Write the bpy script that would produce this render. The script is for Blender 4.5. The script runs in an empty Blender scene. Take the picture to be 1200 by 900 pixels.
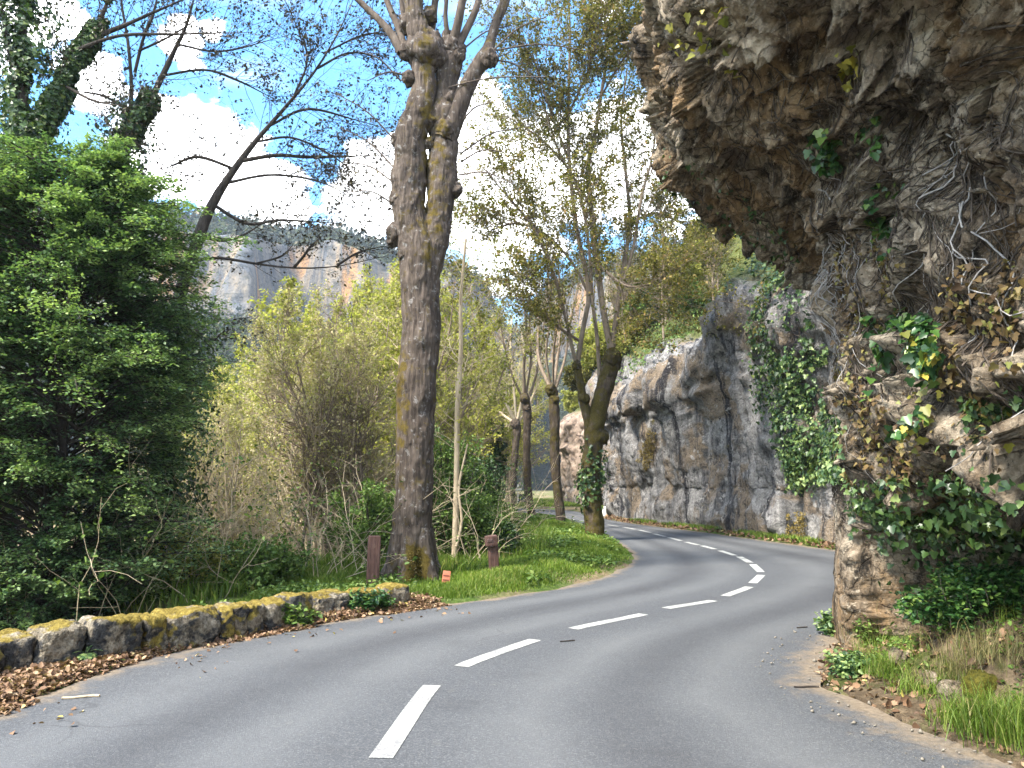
import bpy, math
import numpy as np
from mathutils import Vector

RNG = np.random.default_rng(11)
SC = bpy.context.scene
COL = SC.collection
# ------------------------------------------------------------------ camera
F, CAMH = 900.0, 1.4                      # focal length in photo pixels, eye height
PITCH = math.atan2(120, 900)
CP, SP = math.cos(PITCH), math.sin(PITCH)


def ray(px, py):
    u, v = (px - 600) / F, (450 - py) / F
    return np.array([u, CP - SP * v, SP + CP * v])


def G(px, py, z=0.0):                     # a point on level ground
    r = ray(px, py)
    return np.array([0, 0, CAMH]) + r * ((z - CAMH) / r[2])


def P(px, py, y):                         # a point at a known distance
    r = ray(px, py)
    return np.array([0, 0, CAMH]) + r * (y / r[1])


def proj(p):                              # (N,3) -> pixels, depth
    x, y, z = p[:, 0], p[:, 1], p[:, 2] - CAMH
    d = np.maximum(y * CP + z * SP, 1e-3)
    up = -y * SP + z * CP
    return 600 + F * x / d, 450 - F * up / d, y * CP + z * SP


cam = bpy.data.cameras.new('camera')
cam.sensor_width, cam.lens = 36.0, 27.0
cam.clip_start, cam.clip_end = 0.05, 6000
camo = bpy.data.objects.new('camera', cam)
COL.objects.link(camo)
camo.location = (0, 0, CAMH)
camo.rotation_euler = (math.pi / 2 + PITCH, 0, 0)
SC.camera = camo


# ------------------------------------------------------------------ noise
def _hash(ix, iy, iz, seed):
    h = (ix.astype(np.uint32) * np.uint32(374761393) + iy.astype(np.uint32) * np.uint32(668265263)
         + iz.astype(np.uint32) * np.uint32(2147483647) + np.uint32(seed * 974711 + 13))
    h = (h ^ (h >> np.uint32(13))) * np.uint32(1274126177)
    h = (h ^ (h >> np.uint32(16))) * np.uint32(2246822519)
    h ^= h >> np.uint32(15)
    return h.astype(np.float64) / 4294967295.0


def vnoise(p, seed=0):
    i = np.floor(p).astype(np.int64)
    f = p - i
    f = f * f * f * (f * (f * 6 - 15) + 10)
    r = 0
    for dx in (0, 1):
        wx = f[:, 0] if dx else 1 - f[:, 0]
        for dy in (0, 1):
            wy = f[:, 1] if dy else 1 - f[:, 1]
            for dz in (0, 1):
                wz = f[:, 2] if dz else 1 - f[:, 2]
                r = r + wx * wy * wz * _hash(i[:, 0] + dx, i[:, 1] + dy, i[:, 2] + dz, seed)
    return r * 2 - 1


ROTM = np.array([[.36, .48, -.8], [-.8, .6, 0], [.48, .64, .6]])


def fbm(p, octv=5, gain=0.5, seed=0):
    a, s, r = 1.0, 0.0, 0
    q = np.array(p, float) @ ROTM
    for o in range(octv):
        r = r + a * vnoise(q, seed + o * 17)
        s += a
        a *= gain
        q = q @ ROTM * 2.03 + 11.3
    return r / s


def ridged(p, octv=4, gain=0.5, seed=0):
    a, s, r = 1.0, 0.0, 0
    q = np.array(p, float)
    for o in range(octv):
        r = r + a * (1 - np.abs(vnoise(q, seed + o * 17)) * 2)
        s += a
        a *= gain
        q = q * 2.07 + 7.7
    return r / s


def worley(p, seed=0):
    i = np.floor(p).astype(np.int64)
    f1 = np.full(len(p), 9.0)
    f2 = np.full(len(p), 9.0)
    cid = np.zeros(len(p))
    for dx in (-1, 0, 1):
        for dy in (-1, 0, 1):
            for dz in (-1, 0, 1):
                c = [i[:, 0] + dx, i[:, 1] + dy, i[:, 2] + dz]
                q = np.stack([c[k] + _hash(*c, seed + 3 + k) for k in range(3)], 1)
                d = np.linalg.norm(p - q, axis=1)
                m = d < f1
                f2 = np.where(m, f1, np.minimum(f2, d))
                cid = np.where(m, _hash(*c, seed + 9), cid)
                f1 = np.where(m, d, f1)
    return f1, f2, cid


def facets(p, seed=0):
    """broken planes: each cell of the rock is cut along its own tilted plane"""
    i = np.floor(p).astype(np.int64)
    best = np.full(len(p), 9.0)
    val = np.zeros(len(p))
    for dx in (-1, 0, 1):
        for dy in (-1, 0, 1):
            for dz in (-1, 0, 1):
                c = [i[:, 0] + dx, i[:, 1] + dy, i[:, 2] + dz]
                r = p - np.stack([c[k] + _hash(*c, seed + 3 + k) for k in range(3)], 1)
                d = (r * r).sum(1)
                m = d < best
                t = np.stack([_hash(*c, seed + 20 + k) - .5 for k in range(3)], 1)
                val = np.where(m, (r * t).sum(1) * 1.6 + (_hash(*c, seed + 9) - .5) * .5, val)
                best = np.where(m, d, best)
    return val


def sstep(a, b, x):
    t = np.clip((x - a) / (b - a), 0, 1)
    return t * t * (3 - 2 * t)


def norm(v):
    return v / np.maximum(np.linalg.norm(v, axis=-1, keepdims=True), 1e-9)


def catmull(pts, n):
    """n points evenly spaced along a smooth curve through pts"""
    p = np.asarray(pts, float)
    p = np.vstack([2 * p[0] - p[1], p, 2 * p[-1] - p[-2]])
    out = []
    for i in range(1, len(p) - 2):
        t = np.linspace(0, 1, 24, endpoint=False)[:, None]
        a, b, c, d = p[i - 1], p[i], p[i + 1], p[i + 2]
        out.append(0.5 * (2 * b + (c - a) * t + (2 * a - 5 * b + 4 * c - d) * t ** 2 + (3 * b - a - 3 * c + d) * t ** 3))
    out.append(p[-2][None])
    q = np.vstack(out)
    s = np.r_[0, np.cumsum(np.linalg.norm(np.diff(q[:, :min(3, q.shape[1])], axis=0), axis=1))]
    u = np.linspace(0, s[-1], n)
    return np.stack([np.interp(u, s, q[:, k]) for k in range(q.shape[1])], 1)


# ------------------------------------------------------------------ objects
def props(o, label=None, cat=None, group=None, kind=None):
    for k, v in (('label', label), ('category', cat), ('group', group), ('kind', kind)):
        if v:
            o[k] = v
    return o


def thing(name, label, cat, loc=(0, 0, 0), group=None):
    o = bpy.data.objects.new(name, None)
    o.empty_display_size = 0.2
    COL.objects.link(o)
    o.location = tuple(float(c) for c in loc)
    return props(o, label, cat, group)


def build(name, verts, faces, mat, parent=None, loc=None, smooth=False, fattr=None, vattr=None, **pr):
    """faces: list of (F,n) arrays; fattr: {name: per face}; vattr: {name: per vertex}"""
    verts = np.asarray(verts, np.float32)
    org = np.zeros(3, np.float32)
    if parent is not None:
        q = parent
        while q is not None:
            org = org + np.array(q.location, np.float32)
            q = q.parent
    elif loc is not None:
        org = np.array(loc, np.float32)
    me = bpy.data.meshes.new(name)
    me.vertices.add(len(verts))
    me.vertices.foreach_set('co', (verts - org).ravel())
    idx = np.concatenate([np.asarray(f, np.int32).ravel() for f in faces])
    tot = np.concatenate([np.full(len(f), np.asarray(f).shape[1], np.int32) for f in faces])
    start = np.r_[0, np.cumsum(tot)[:-1]].astype(np.int32)
    me.loops.add(len(idx))
    me.loops.foreach_set('vertex_index', idx)
    me.polygons.add(len(tot))
    me.polygons.foreach_set('loop_start', start)
    if smooth:
        me.polygons.foreach_set('use_smooth', np.ones(len(tot), bool))
    me.update(calc_edges=True)
    for dom, d in (('FACE', fattr), ('POINT', vattr)):
        for k, v in (d or {}).items():
            me.attributes.new(k, 'FLOAT', dom).data.foreach_set('value', np.asarray(v, np.float32))
    me.materials.append(mat)
    o = bpy.data.objects.new(name, me)
    COL.objects.link(o)
    if parent is not None:
        o.parent = parent
    elif loc is not None:
        o.location = tuple(float(c) for c in loc)
    return props(o, pr.get('label'), pr.get('cat'), pr.get('group'), pr.get('kind'))


def copy_tree(o, parent=None):
    c = o.copy()
    COL.objects.link(c)
    c.parent = parent
    for ch in list(o.children):
        copy_tree(ch, c)
    return c


def grid_faces(n, m, off=0):
    i, j = np.meshgrid(np.arange(n - 1), np.arange(m - 1), indexing='ij')
    a = (i * m + j).ravel() + off
    return np.stack([a, a + m, a + m + 1, a + 1], 1)


def grid_normals(V):
    du = np.gradient(V, axis=0)
    dv = np.gradient(V, axis=1)
    return norm(np.cross(du, dv))


class Tubes:
    def __init__(self):
        self.v, self.f, self.n = [], [], 0

    def add(self, pts, rad, k=5):
        """pts (N,M,3) or (M,3); rad alike"""
        pts = np.asarray(pts, float)
        rad = np.asarray(rad, float)
        if pts.ndim == 2:
            pts, rad = pts[None], rad[None]
        N, Mm, _ = pts.shape
        T = norm(np.gradient(pts, axis=1))
        D = norm(pts[:, -1] - pts[:, 0])
        ref = np.where(np.abs(D[:, 2:3]) > 0.7, np.array([[1.0, 0.13, 0]]), np.array([[0.1, 0.05, 1.0]]))
        U = norm(np.cross(T, ref[:, None, :]))
        W = np.cross(T, U)
        a = np.arange(k) * 2 * np.pi / k
        V = (pts[:, :, None, :] + rad[:, :, None, None] * (np.cos(a)[None, None, :, None] * U[:, :, None, :]
             + np.sin(a)[None, None, :, None] * W[:, :, None, :]))
        b = (self.n + np.arange(N)[:, None, None] * Mm * k + np.arange(Mm - 1)[None, :, None] * k)
        j = np.arange(k)[None, None, :]
        j2 = (j + 1) % k
        f = np.stack([b + j, b + j2, b + j2 + k, b + j + k], -1).reshape(-1, 4)
        self.v.append(V.reshape(-1, 3))
        self.f.append(f)
        self.n += N * Mm * k

    def build(self, name, mat, parent=None, **kw):
        return build(name, np.vstack(self.v), [np.vstack(self.f)], mat, parent, smooth=True, **kw)


SHAPES = {
    'diamond': ([(0, 0, 0), (.3, .42, .06), (0, 1, 0), (-.3, .42, .06)], [(0, 1, 2, 3)]),
    'oval': ([(0, 0, 0), (.3, .3, .1), (.24, .72, .08), (0, 1, -.05), (-.24, .72, .08), (-.3, .3, .1)], [(0, 1, 2, 3), (0, 3, 4, 5)]),
    'ivy': ([(0, 0, 0), (.28, -.12, .05), (.55, .22, .1), (.3, .4, .04), (.3, .62, .04), (0, 1, -.08),
             (-.3, .62, .04), (-.3, .4, .04), (-.55, .22, .1), (-.28, -.12, .05)], [(0, 1, 2, 3, 4, 5), (0, 5, 6, 7, 8, 9)]),
    'long': ([(0, 0, 0), (.09, .3, .02), (.07, .7, .02), (0, 1, -.12), (-.07, .7, .02), (-.09, .3, .02)], [(0, 1, 2, 3), (0, 3, 4, 5)]),
    'dead': ([(0, 0, 0), (.34, .25, .22), (.25, .75, .16), (0, 1, .1), (-.3, .7, .2), (-.36, .3, .12)], [(0, 1, 2, 3), (0, 3, 4, 5)]),
    'spray': ([(0, 0, 0), (.16, .25, .05), (.5, .45, 0), (.18, .55, .04), (.3, .85, 0), (0, 1, -.1), (-.3, .85, 0), (-.18, .55, .04), (-.5, .45, 0), (-.16, .25, .05)],
              [(0, 1, 2, 3, 4, 5), (0, 5, 6, 7, 8, 9)]),
}


class Leaves:
    def __init__(self):
        self.v, self.f, self.r, self.n = [], {}, {}, 0

    def add(self, pos, nrm, axis, size, shape='diamond', rnd=None):
        pos = np.asarray(pos, float)
        N = len(pos)
        if N == 0:
            return
        nrm = norm(nrm)
        ax = norm(axis - (axis * nrm).sum(1, keepdims=True) * nrm)
        sd = np.cross(ax, nrm)
        lv, lf = SHAPES[shape]
        lv = np.array(lv)
        V = (pos[:, None] + np.asarray(size)[:, None, None] * (lv[None, :, 0:1] * sd[:, None] + lv[None, :, 1:2] * ax[:, None]
             + lv[None, :, 2:3] * nrm[:, None]))
        rnd = RNG.random(N) if rnd is None else rnd
        base = self.n + np.arange(N)[:, None] * len(lv)
        for f in lf:
            self.f.setdefault(len(f), []).append(base + np.array(f)[None])
            self.r.setdefault(len(f), []).append(rnd)
        self.v.append(V.reshape(-1, 3))
        self.n += N * len(lv)

    def scatter(self, pos, size, shape='diamond', up=0.3, out=None, rnd=None, jitter=0.3):
        """leaves with mostly random turn; up: how far they lie flat"""
        N = len(pos)
        nr = RNG.normal(size=(N, 3)) + np.array([0, 0, up * 4.0])
        if out is not None:
            nr = nr * 0.6 + out * 1.6
        ax = RNG.normal(size=(N, 3)) + np.array([0, 0, -0.4])
        self.add(pos, nr, ax, size * (1 + jitter * RNG.uniform(-1, 1, N)), shape, rnd)

    def build(self, name, mat, parent=None, **kw):
        ks = sorted(self.f)
        return build(name, np.vstack(self.v), [np.vstack(self.f[k]) for k in ks], mat, parent,
                     fattr={'rnd': np.concatenate([np.concatenate(self.r[k]) for k in ks])}, **kw)


def perp_dirs(d, ang, rng=RNG):
    """turn unit vectors d by ang (N) about a random side"""
    h = norm(np.cross(d, rng.normal(size=d.shape)))
    return norm(d * np.cos(ang)[:, None] + h * np.sin(ang)[:, None])


def walk(start, d, L, steps, wob, lift, rng=RNG):
    """N random walks -> (N,steps+1,3), end directions"""
    p = [start]
    d = norm(d)
    for j in range(steps):
        d = norm(d + rng.normal(0, wob, d.shape) + np.array([0, 0, 1.0]) * lift)
        p.append(p[-1] + d * (L / steps)[:, None])
    return np.stack(p, 1)


def spawn(Pp, rad, n, t0, t1, ang, Lr, rng=RNG, taper=0.5, Lmin=0.05):
    """n children per branch of the batch Pp (N,M,3): starts, dirs, lengths, radii"""
    N, Mm, _ = Pp.shape
    t = (t0 + (t1 - t0) * (np.arange(n)[None] + rng.random((N, n))) / n) * (Mm - 1)
    i = np.minimum(t.astype(int), Mm - 2)
    f = (t - i)[..., None]
    r = np.arange(N)[:, None]
    a, b = Pp[r, i], Pp[r, i + 1]
    st = a + (b - a) * f
    d = norm(b - a).reshape(-1, 3)
    plen = np.linalg.norm(np.diff(Pp, axis=1), axis=2).sum(1)
    L = (plen[:, None] * Lr * (1 - taper * t / (Mm - 1)) * rng.uniform(.6, 1.25, (N, n))).ravel()
    ra = rad[r, i] * 0.62
    an = rng.uniform(ang[0], ang[1], N * n)
    return st.reshape(-1, 3), perp_dirs(d, an, rng), np.maximum(L, Lmin), ra.ravel()


def taper(r, steps, end=0.3):
    return r[:, None] * np.linspace(1, end, steps + 1)[None]


# ------------------------------------------------------------------ node helpers
class NT:
    def __init__(self, name, world=False):
        if world:
            self.id = bpy.data.worlds.new(name)
        else:
            self.id = bpy.data.materials.new(name)
        self.id.use_nodes = True
        self.t = self.id.node_tree
        self.t.nodes.clear()

    def n(self, typ, ins=None, **attrs):
        nd = self.t.nodes.new(typ)
        for k, v in attrs.items():
            setattr(nd, k, v)
        for k, v in (ins or {}).items():
            s = nd.inputs[k]
            if isinstance(v, bpy.types.NodeSocket):
                self.t.links.new(v, s)
            else:
                if isinstance(v, (tuple, list)) and len(v) == 3 and s.type == 'RGBA':
                    v = (*v, 1)
                s.default_value = v
        return nd

    def pos(self):
        return self.n('ShaderNodeNewGeometry').outputs['Position']

    def obj(self):
        return self.n('ShaderNodeTexCoord').outputs['Object']

    def attr(self, name):
        return self.n('ShaderNodeAttribute', attribute_name=name).outputs['Fac']

    def map(self, vec, scale=(1, 1, 1), rot=(0, 0, 0)):
        return self.n('ShaderNodeMapping', {'Vector': vec, 'Scale': scale, 'Rotation': rot}).outputs[0]

    def noise(self, vec, scale, detail=5, rough=.55, dist=0.0):
        return self.n('ShaderNodeTexNoise', {'Vector': vec, 'Scale': scale, 'Detail': detail, 'Roughness': rough, 'Distortion': dist}).outputs['Fac']

    def voro(self, vec, scale, feature='F1', out='Distance', rnd=1.0):
        return self.n('ShaderNodeTexVoronoi', {'Vector': vec, 'Scale': scale, 'Randomness': rnd}, feature=feature).outputs[out]

    def ramp(self, fac, stops, interp='LINEAR'):
        nd = self.n('ShaderNodeValToRGB', {'Fac': fac})
        cr = nd.color_ramp
        cr.interpolation = interp
        while len(cr.elements) < len(stops):
            cr.elements.new(.5)
        for e, (p, c) in zip(cr.elements, stops):
            e.position = p
            e.color = (*c, 1) if isinstance(c, (tuple, list)) else (c, c, c, 1)
        return nd.outputs['Color']

    def mix(self, fac, a, b, blend='MIX'):
        nd = self.n('ShaderNodeMix', data_type='RGBA', blend_type=blend)
        for key, v in ((0, fac), (6, a), (7, b)):
            s = nd.inputs[key]
            if isinstance(v, bpy.types.NodeSocket):
                self.t.links.new(v, s)
            else:
                s.default_value = (*v, 1) if isinstance(v, (tuple, list)) else v
        return nd.outputs[2]

    def math(self, op, a, b=0.0, c=None, clamp=False):
        ins = {0: a, 1: b}
        if c is not None:
            ins[2] = c
        return self.n('ShaderNodeMath', ins, operation=op, use_clamp=clamp).outputs[0]

    def step(self, v, lo, hi):
        return self.n('ShaderNodeMapRange', {'Value': v, 'From Min': lo, 'From Max': hi}, interpolation_type='SMOOTHSTEP').outputs[0]

    def bump(self, h, strength=.5, dist=.02, nrm=None):
        ins = {'Height': h, 'Strength': strength, 'Distance': dist}
        if nrm is not None:
            ins['Normal'] = nrm
        return self.n('ShaderNodeBump', ins).outputs[0]

    def out(self, sh):
        self.n('ShaderNodeOutputMaterial', {'Surface': sh})
        return self.id

    def principled(self, col, rough=.8, nrm=None, spec=.25):
        ins = {'Base Color': col, 'Roughness': rough, 'Specular IOR Level': spec}
        if nrm is not None:
            ins['Normal'] = nrm
        return self.n('ShaderNodeBsdfPrincipled', ins).outputs[0]


def leaf_mat(name, stops, trans=.3, spec=.25, rough=.5, big=0.0):
    m = NT(name)
    c = m.ramp(m.attr('rnd'), stops)
    if big:
        c = m.mix(m.step(m.noise(m.pos(), big, 2), .35, .65), c, m.mix(.5, c, stops[0][1]))
    p = m.principled(c, rough, spec=spec)
    if trans:
        tc = m.mix(1.0, c, (1.0, 1.15, .55), 'MULTIPLY')
        t = m.n('ShaderNodeBsdfTranslucent', {'Color': tc}).outputs[0]
        p = m.n('ShaderNodeMixShader', {0: trans, 1: p, 2: t}).outputs[0]
    return m.out(p)


def bark_mat(name, dark, light, moss=(.09, .075, .02), scale=14, stretch=.22, strength=.7, use_moss=False, lichen=None):
    m = NT(name)
    o = m.obj()
    v = m.map(o, (1, 1, stretch))
    n1 = m.noise(v, scale, 6, .65, .6)
    n2 = m.noise(o, 2.2, 4)
    c = m.ramp(n1, [(.3, dark), (.52, tuple(.5 * (a + b) for a, b in zip(dark, light))), (.72, light)])
    c = m.mix(m.step(n2, .4, .7), c, m.mix(.5, c, dark))
    if lichen:
        c = m.mix(m.math('MULTIPLY', m.step(m.noise(o, 11, 6, .65), .56, .68), .7), c, lichen)
    if use_moss:
        mk = m.math('ADD', m.attr('moss'), m.math('MULTIPLY', m.math('SUBTRACT', m.noise(o, 7, 5, .65), .5), 1.6))
        mc = m.ramp(m.noise(o, 40, 4), [(.3, tuple(x * .5 for x in moss)), (.7, moss)])
        c = m.mix(m.step(mk, .35, .65), c, mc)
    h = m.math('ADD', n1, m.math('MULTIPLY', m.noise(o, scale * 5, 3), .35))
    return m.out(m.principled(c, .88, m.bump(h, strength, .03), .15))
SUN_E, SUN_ANG, SKY_S, EXPO = 1.5, 10.0, .058, 3.3
SKY_TINT = (.45, .83, .97)
CLOUD_LO, CLOUD_HI = (4.6, 4.8, 5.1), (13.0, 13.0, 13.0)
HAZE = .0004
# ------------------------------------------------------------------ light, sky, clouds
SUN_EL, SUN_AZ = math.radians(52), math.radians(232)      # azimuth clockwise from +Y: behind and to the left
SUND = Vector((math.sin(SUN_AZ) * math.cos(SUN_EL), math.cos(SUN_AZ) * math.cos(SUN_EL), math.sin(SUN_EL)))
sun = bpy.data.lights.new('sun', 'SUN')
sun.energy, sun.angle, sun.color = SUN_E, math.radians(SUN_ANG), (1, .94, .84)
suno = bpy.data.objects.new('sun', sun)
COL.objects.link(suno)
suno.rotation_euler = SUND.to_track_quat('Z', 'Y').to_euler()

w = NT('World', True)
SC.world = w.id
dirv = w.n('ShaderNodeTexCoord').outputs['Generated']
sky = w.n('ShaderNodeTexSky', sky_type='NISHITA', sun_disc=False, sun_elevation=SUN_EL, sun_rotation=SUN_AZ, altitude=300,
          air_density=1.2, dust_density=.25, ozone_density=2.0).outputs[0]
skyc = w.mix(1.0, w.n('ShaderNodeHueSaturation', {'Saturation': 1.12, 'Value': 1.0, 'Color': sky}).outputs[0], SKY_TINT, 'MULTIPLY')
BLOBS = [(222, 176, 48), (275, 205, 52), (325, 232, 40), (175, 190, 46), (440, 255, 62), (490, 215, 70), (545, 175, 72),
         (575, 235, 90), (640, 205, 82), (700, 200, 84), (770, 200, 70), (105, 88, 36), (60, 20, 30), (215, 46, 24), (250, 36, 16),
         (712, 4, 22), (30, 300, 110), (560, 118, 28), (-200, 120, 150), (1300, 150, 200)]
wz = w.n('ShaderNodeVectorMath', {0: dirv, 1: (1, 1, 1.5)}, operation='MULTIPLY').outputs[0]
warp = w.math('ADD', w.math('MULTIPLY', w.noise(wz, 7, 3, .5), .55), w.math('MULTIPLY', w.noise(wz, 19, 8, .62), .45))
best = None
for bx, by, br in BLOBS:
    d3 = norm(ray(bx, by))
    ds = w.n('ShaderNodeVectorMath', {0: dirv, 1: tuple(d3)}, operation='DISTANCE').outputs['Value']
    v_ = w.math('MULTIPLY_ADD', ds, -F / br, 1.0)
    best = v_ if best is None else w.math('MAXIMUM', best, v_)
# unseen broken cloud behind and above the frame, noise alone, thickened for neutral fill
loose = w.math('MULTIPLY', w.math('SUBTRACT', w.noise(wz, 2.4, 3), .47), 4.0)
front = w.step(w.n('ShaderNodeVectorMath', {0: dirv, 1: tuple(norm(ray(600, 250)))}, operation='DISTANCE').outputs['Value'], .9, 1.2)
best = w.math('MAXIMUM', best, w.math('MULTIPLY_ADD', front, 3.0, w.math('SUBTRACT', loose, 3.0)))
cm = w.math('ADD', best, w.math('MULTIPLY', w.math('SUBTRACT', warp, .5), 4.6))
mask = w.step(cm, .0, .3)
wisp = w.math('MULTIPLY', w.step(w.noise(w.map(wz, (1.0, 1.0, 2.2)), 4.5, 7, .62), .55, .85), .22)
mask = w.math('MAXIMUM', mask, wisp)
shade = w.ramp(w.noise(wz, 12, 6, .6), [(.34, CLOUD_LO), (.52, CLOUD_HI)])
colr = w.mix(mask, skyc, shade)
bg = w.n('ShaderNodeBackground', {'Color': colr, 'Strength': SKY_S}).outputs[0]
w.n('ShaderNodeOutputWorld', {'Surface': bg})
SC.view_settings.view_transform = 'Standard'
SC.view_settings.look = 'None'
SC.view_settings.gamma = 1
SC.view_settings.exposure = EXPO
SC.cycles.max_bounces = 6
SC.cycles.diffuse_bounces = 3
SC.cycles.transmission_bounces = 4
SC.cycles.transparent_max_bounces = 4
SC.cycles.sample_clamp_indirect = 8

# ------------------------------------------------------------------ road
LEFT_PX = [(-60, 850), (0, 831), (100, 795), (200, 765), (300, 744), (400, 727), (500, 711), (560, 704), (600, 698), (650, 690),
           (690, 681), (720, 670), (738, 661), (743, 654), (737, 645), (726, 637), (712, 629), (695, 620.5), (674, 613)]
LEFT = [(-5.2, -8), (-4.4, -2), (-3.75, 2)] + [tuple(G(*p)[:2]) for p in LEFT_PX[1:]] + [(1.6, 35.5), (.2, 38.6), (-3.5, 41.2), (-10, 43.2), (-22, 45)]
RIGHT = [(3.0, -8), (2.75, -2), (2.6, 2)] + [tuple(G(*p)[:2]) for p in [(1190, 893), (1100, 862), (1020, 824), (965, 800)]] + [
    (2.75, 6.9), (3.5, 8.0), (5.2, 9.6), (6.9, 12), (7.75, 15)] + [tuple(G(*p)[:2]) for p in
    [(975, 644), (900, 634), (820, 623), (760, 616), (718, 609.5)]] + [(4.0, 40), (3.2, 46), (.8, 49.5), (-3, 51), (-10, 52.5), (-22, 54)]
LE, RE = catmull(LEFT, 900), catmull(RIGHT, 900)


def line_dist(x, y, L, signed=True):
    """distance of points to polyline L and which side they are on"""
    best = np.full(x.shape, 1e9)
    side = np.zeros(x.shape)
    L = L[::9] if len(L) > 200 else L
    for a, b in zip(L[:-1], L[1:]):
        d = b - a
        t = np.clip(((x - a[0]) * d[0] + (y - a[1]) * d[1]) / (d @ d), 0, 1)
        px, py = x - a[0] - t * d[0], y - a[1] - t * d[1]
        q = np.hypot(px, py)
        m = q < best
        best = np.where(m, q, best)
        side = np.where(m, d[0] * py - d[1] * px, side)
    return best * np.sign(side) if signed else best


m = NT('asphalt')
ps = m.pos()
base = m.ramp(m.noise(ps, .55, 5, .6), [(.3, (.057, .060, .065)), (.7, (.085, .088, .094))])
grain = m.voro(ps, 120, out='Color')
gv = m.n('ShaderNodeSeparateColor', {0: grain}).outputs[0]
c = m.mix(.75, base, m.ramp(gv, [(0, (.042, .044, .048)), (.5, (.069, .072, .077)), (.85, (.090, .093, .098)), (1, (.145, .146, .145))]))
c = m.mix(m.math('MULTIPLY', m.step(m.noise(ps, 1.3, 6, .7), .53, .72), .5), c, (.042, .042, .045))
c = m.mix(m.math('MULTIPLY', m.attr('track'), m.math('MULTIPLY', m.noise(ps, .8, 4), .8)), c, (.135, .137, .138))
c = m.mix(m.math('MULTIPLY', m.attr('oil'), m.math('MULTIPLY', m.noise(ps, 1.4, 5, .65), .85)), c, (.040, .040, .043))
c = m.mix(m.math('MULTIPLY', m.step(m.noise(ps, 5.5, 5, .75), .60, .72), .4), c, (.15, .145, .13))
c = m.mix(m.step(m.math('ADD', m.attr('edge'), m.math('MULTIPLY', m.math('SUBTRACT', m.noise(ps, 3.2, 6, .7), .5), .9)), .72, 1.02), c,
          m.ramp(m.noise(ps, 26, 5, .7), [(.3, (.10, .075, .05)), (.7, (.24, .19, .135))]))
crk = m.voro(m.n('ShaderNodeVectorMath', {0: ps, 1: m.n('ShaderNodeTexNoise', {'Vector': ps, 'Scale': 1.1, 'Detail': 5}).outputs['Color']}, operation='ADD').outputs[0], .32, 'DISTANCE_TO_EDGE')
c = m.mix(m.math('MULTIPLY', m.math('MULTIPLY', m.step(crk, .006, .0), m.step(m.noise(ps, .5, 2), .52, .60)), .35), c, (.03, .03, .032))
hh = m.math('ADD', m.math('MULTIPLY', gv, .6), m.noise(ps, 160, 3))
MAT_ASPHALT = m.out(m.principled(c, .82, m.bump(hh, .55, .012), .3))

nr = 25
tt = np.linspace(0, 1, nr)
V = np.zeros((900, nr, 3))
V[:, :, 0] = LE[:, None, 0] * (1 - tt) + RE[:, None, 0] * tt
V[:, :, 1] = LE[:, None, 1] * (1 - tt) + RE[:, None, 1] * tt
wob = fbm(np.c_[LE, np.zeros(900)] * 2.5, 3, seed=5) * .07
V[:, 0, 0] -= wob
V[:, 0, 1] += wob
wob = fbm(np.c_[RE, np.ones(900)] * 2.5, 3, seed=6) * .09
V[:, -1, 0] += wob
edge = np.maximum(1 - tt / .16, 1 - (1 - tt) / .24).clip(0, 1)[None] * np.ones((900, 1))
track = sum(np.exp(-((tt - c_) / .05) ** 2) for c_ in (.14, .36, .62, .84))[None] * np.ones((900, 1))
oil = sum(np.exp(-((tt - c_) / .045) ** 2) for c_ in (.25, .73))[None] * np.ones((900, 1))
build('road', V.reshape(-1, 3), [grid_faces(900, nr)[:, ::-1]], MAT_ASPHALT, vattr={'edge': edge.ravel(), 'track': track.ravel(), 'oil': oil.ravel()}, smooth=True,
      kind='structure', label='grey asphalt road winding in an S bend under the rock', cat='road')

m = NT('white_road_paint')
ps = m.pos()
wr = m.step(m.math('ADD', m.noise(ps, 28, 6, .75), m.math('MULTIPLY', m.noise(ps, 3, 2), .35)), .54, .46)
wr = m.step(m.math('ADD', m.noise(ps, 34, 6, .75), m.math('MULTIPLY', m.noise(ps, 2.3, 2), .52)), .88, .74)
wr = m.math('MAXIMUM', wr, m.math('MULTIPLY', m.step(m.n('ShaderNodeSeparateColor', {0: m.voro(ps, 120, out='Color')}).outputs[0], .72, .9), .75))
c = m.mix(wr, (.16, .16, .16), m.ramp(m.noise(ps, 7, 4), [(.3, (.29, .29, .265)), (.7, (.42, .42, .39))]))
MAT_PAINT = m.out(m.principled(c, .7, m.bump(m.noise(ps, 120, 3), .4, .008), .3))
DASH = [((446, 889), (506, 804)), ((541, 781), (627, 750)), ((672, 737), (754, 720)), ((781, 713), (836, 704)), ((850, 698.5), (878, 688)),
        ((882, 683.5), (892, 674)), ((891.5, 670.5), (882, 661.5)), ((879, 659.5), (866, 652.5)), ((861, 651), (844, 645.5)),
        ((838, 643.7), (822.5, 639.6)), ((818.5, 638.8), (803.5, 635.2)), ((798, 633.9), (783.5, 629.8)), ((779.5, 628.9), (766.5, 625.6)),
        ((762.5, 624.4), (749, 621.2)), ((744, 620.4), (730.5, 617.8)), ((724.5, 617), (711.5, 615)), ((704, 613.7), (693, 612)),
        ((686, 611), (679, 609.8)), ((673, 609), (666, 607.9))]
key = [G(*p)[:2] for d in DASH for p in d]
CEN = catmull(key, 1500)
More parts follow.
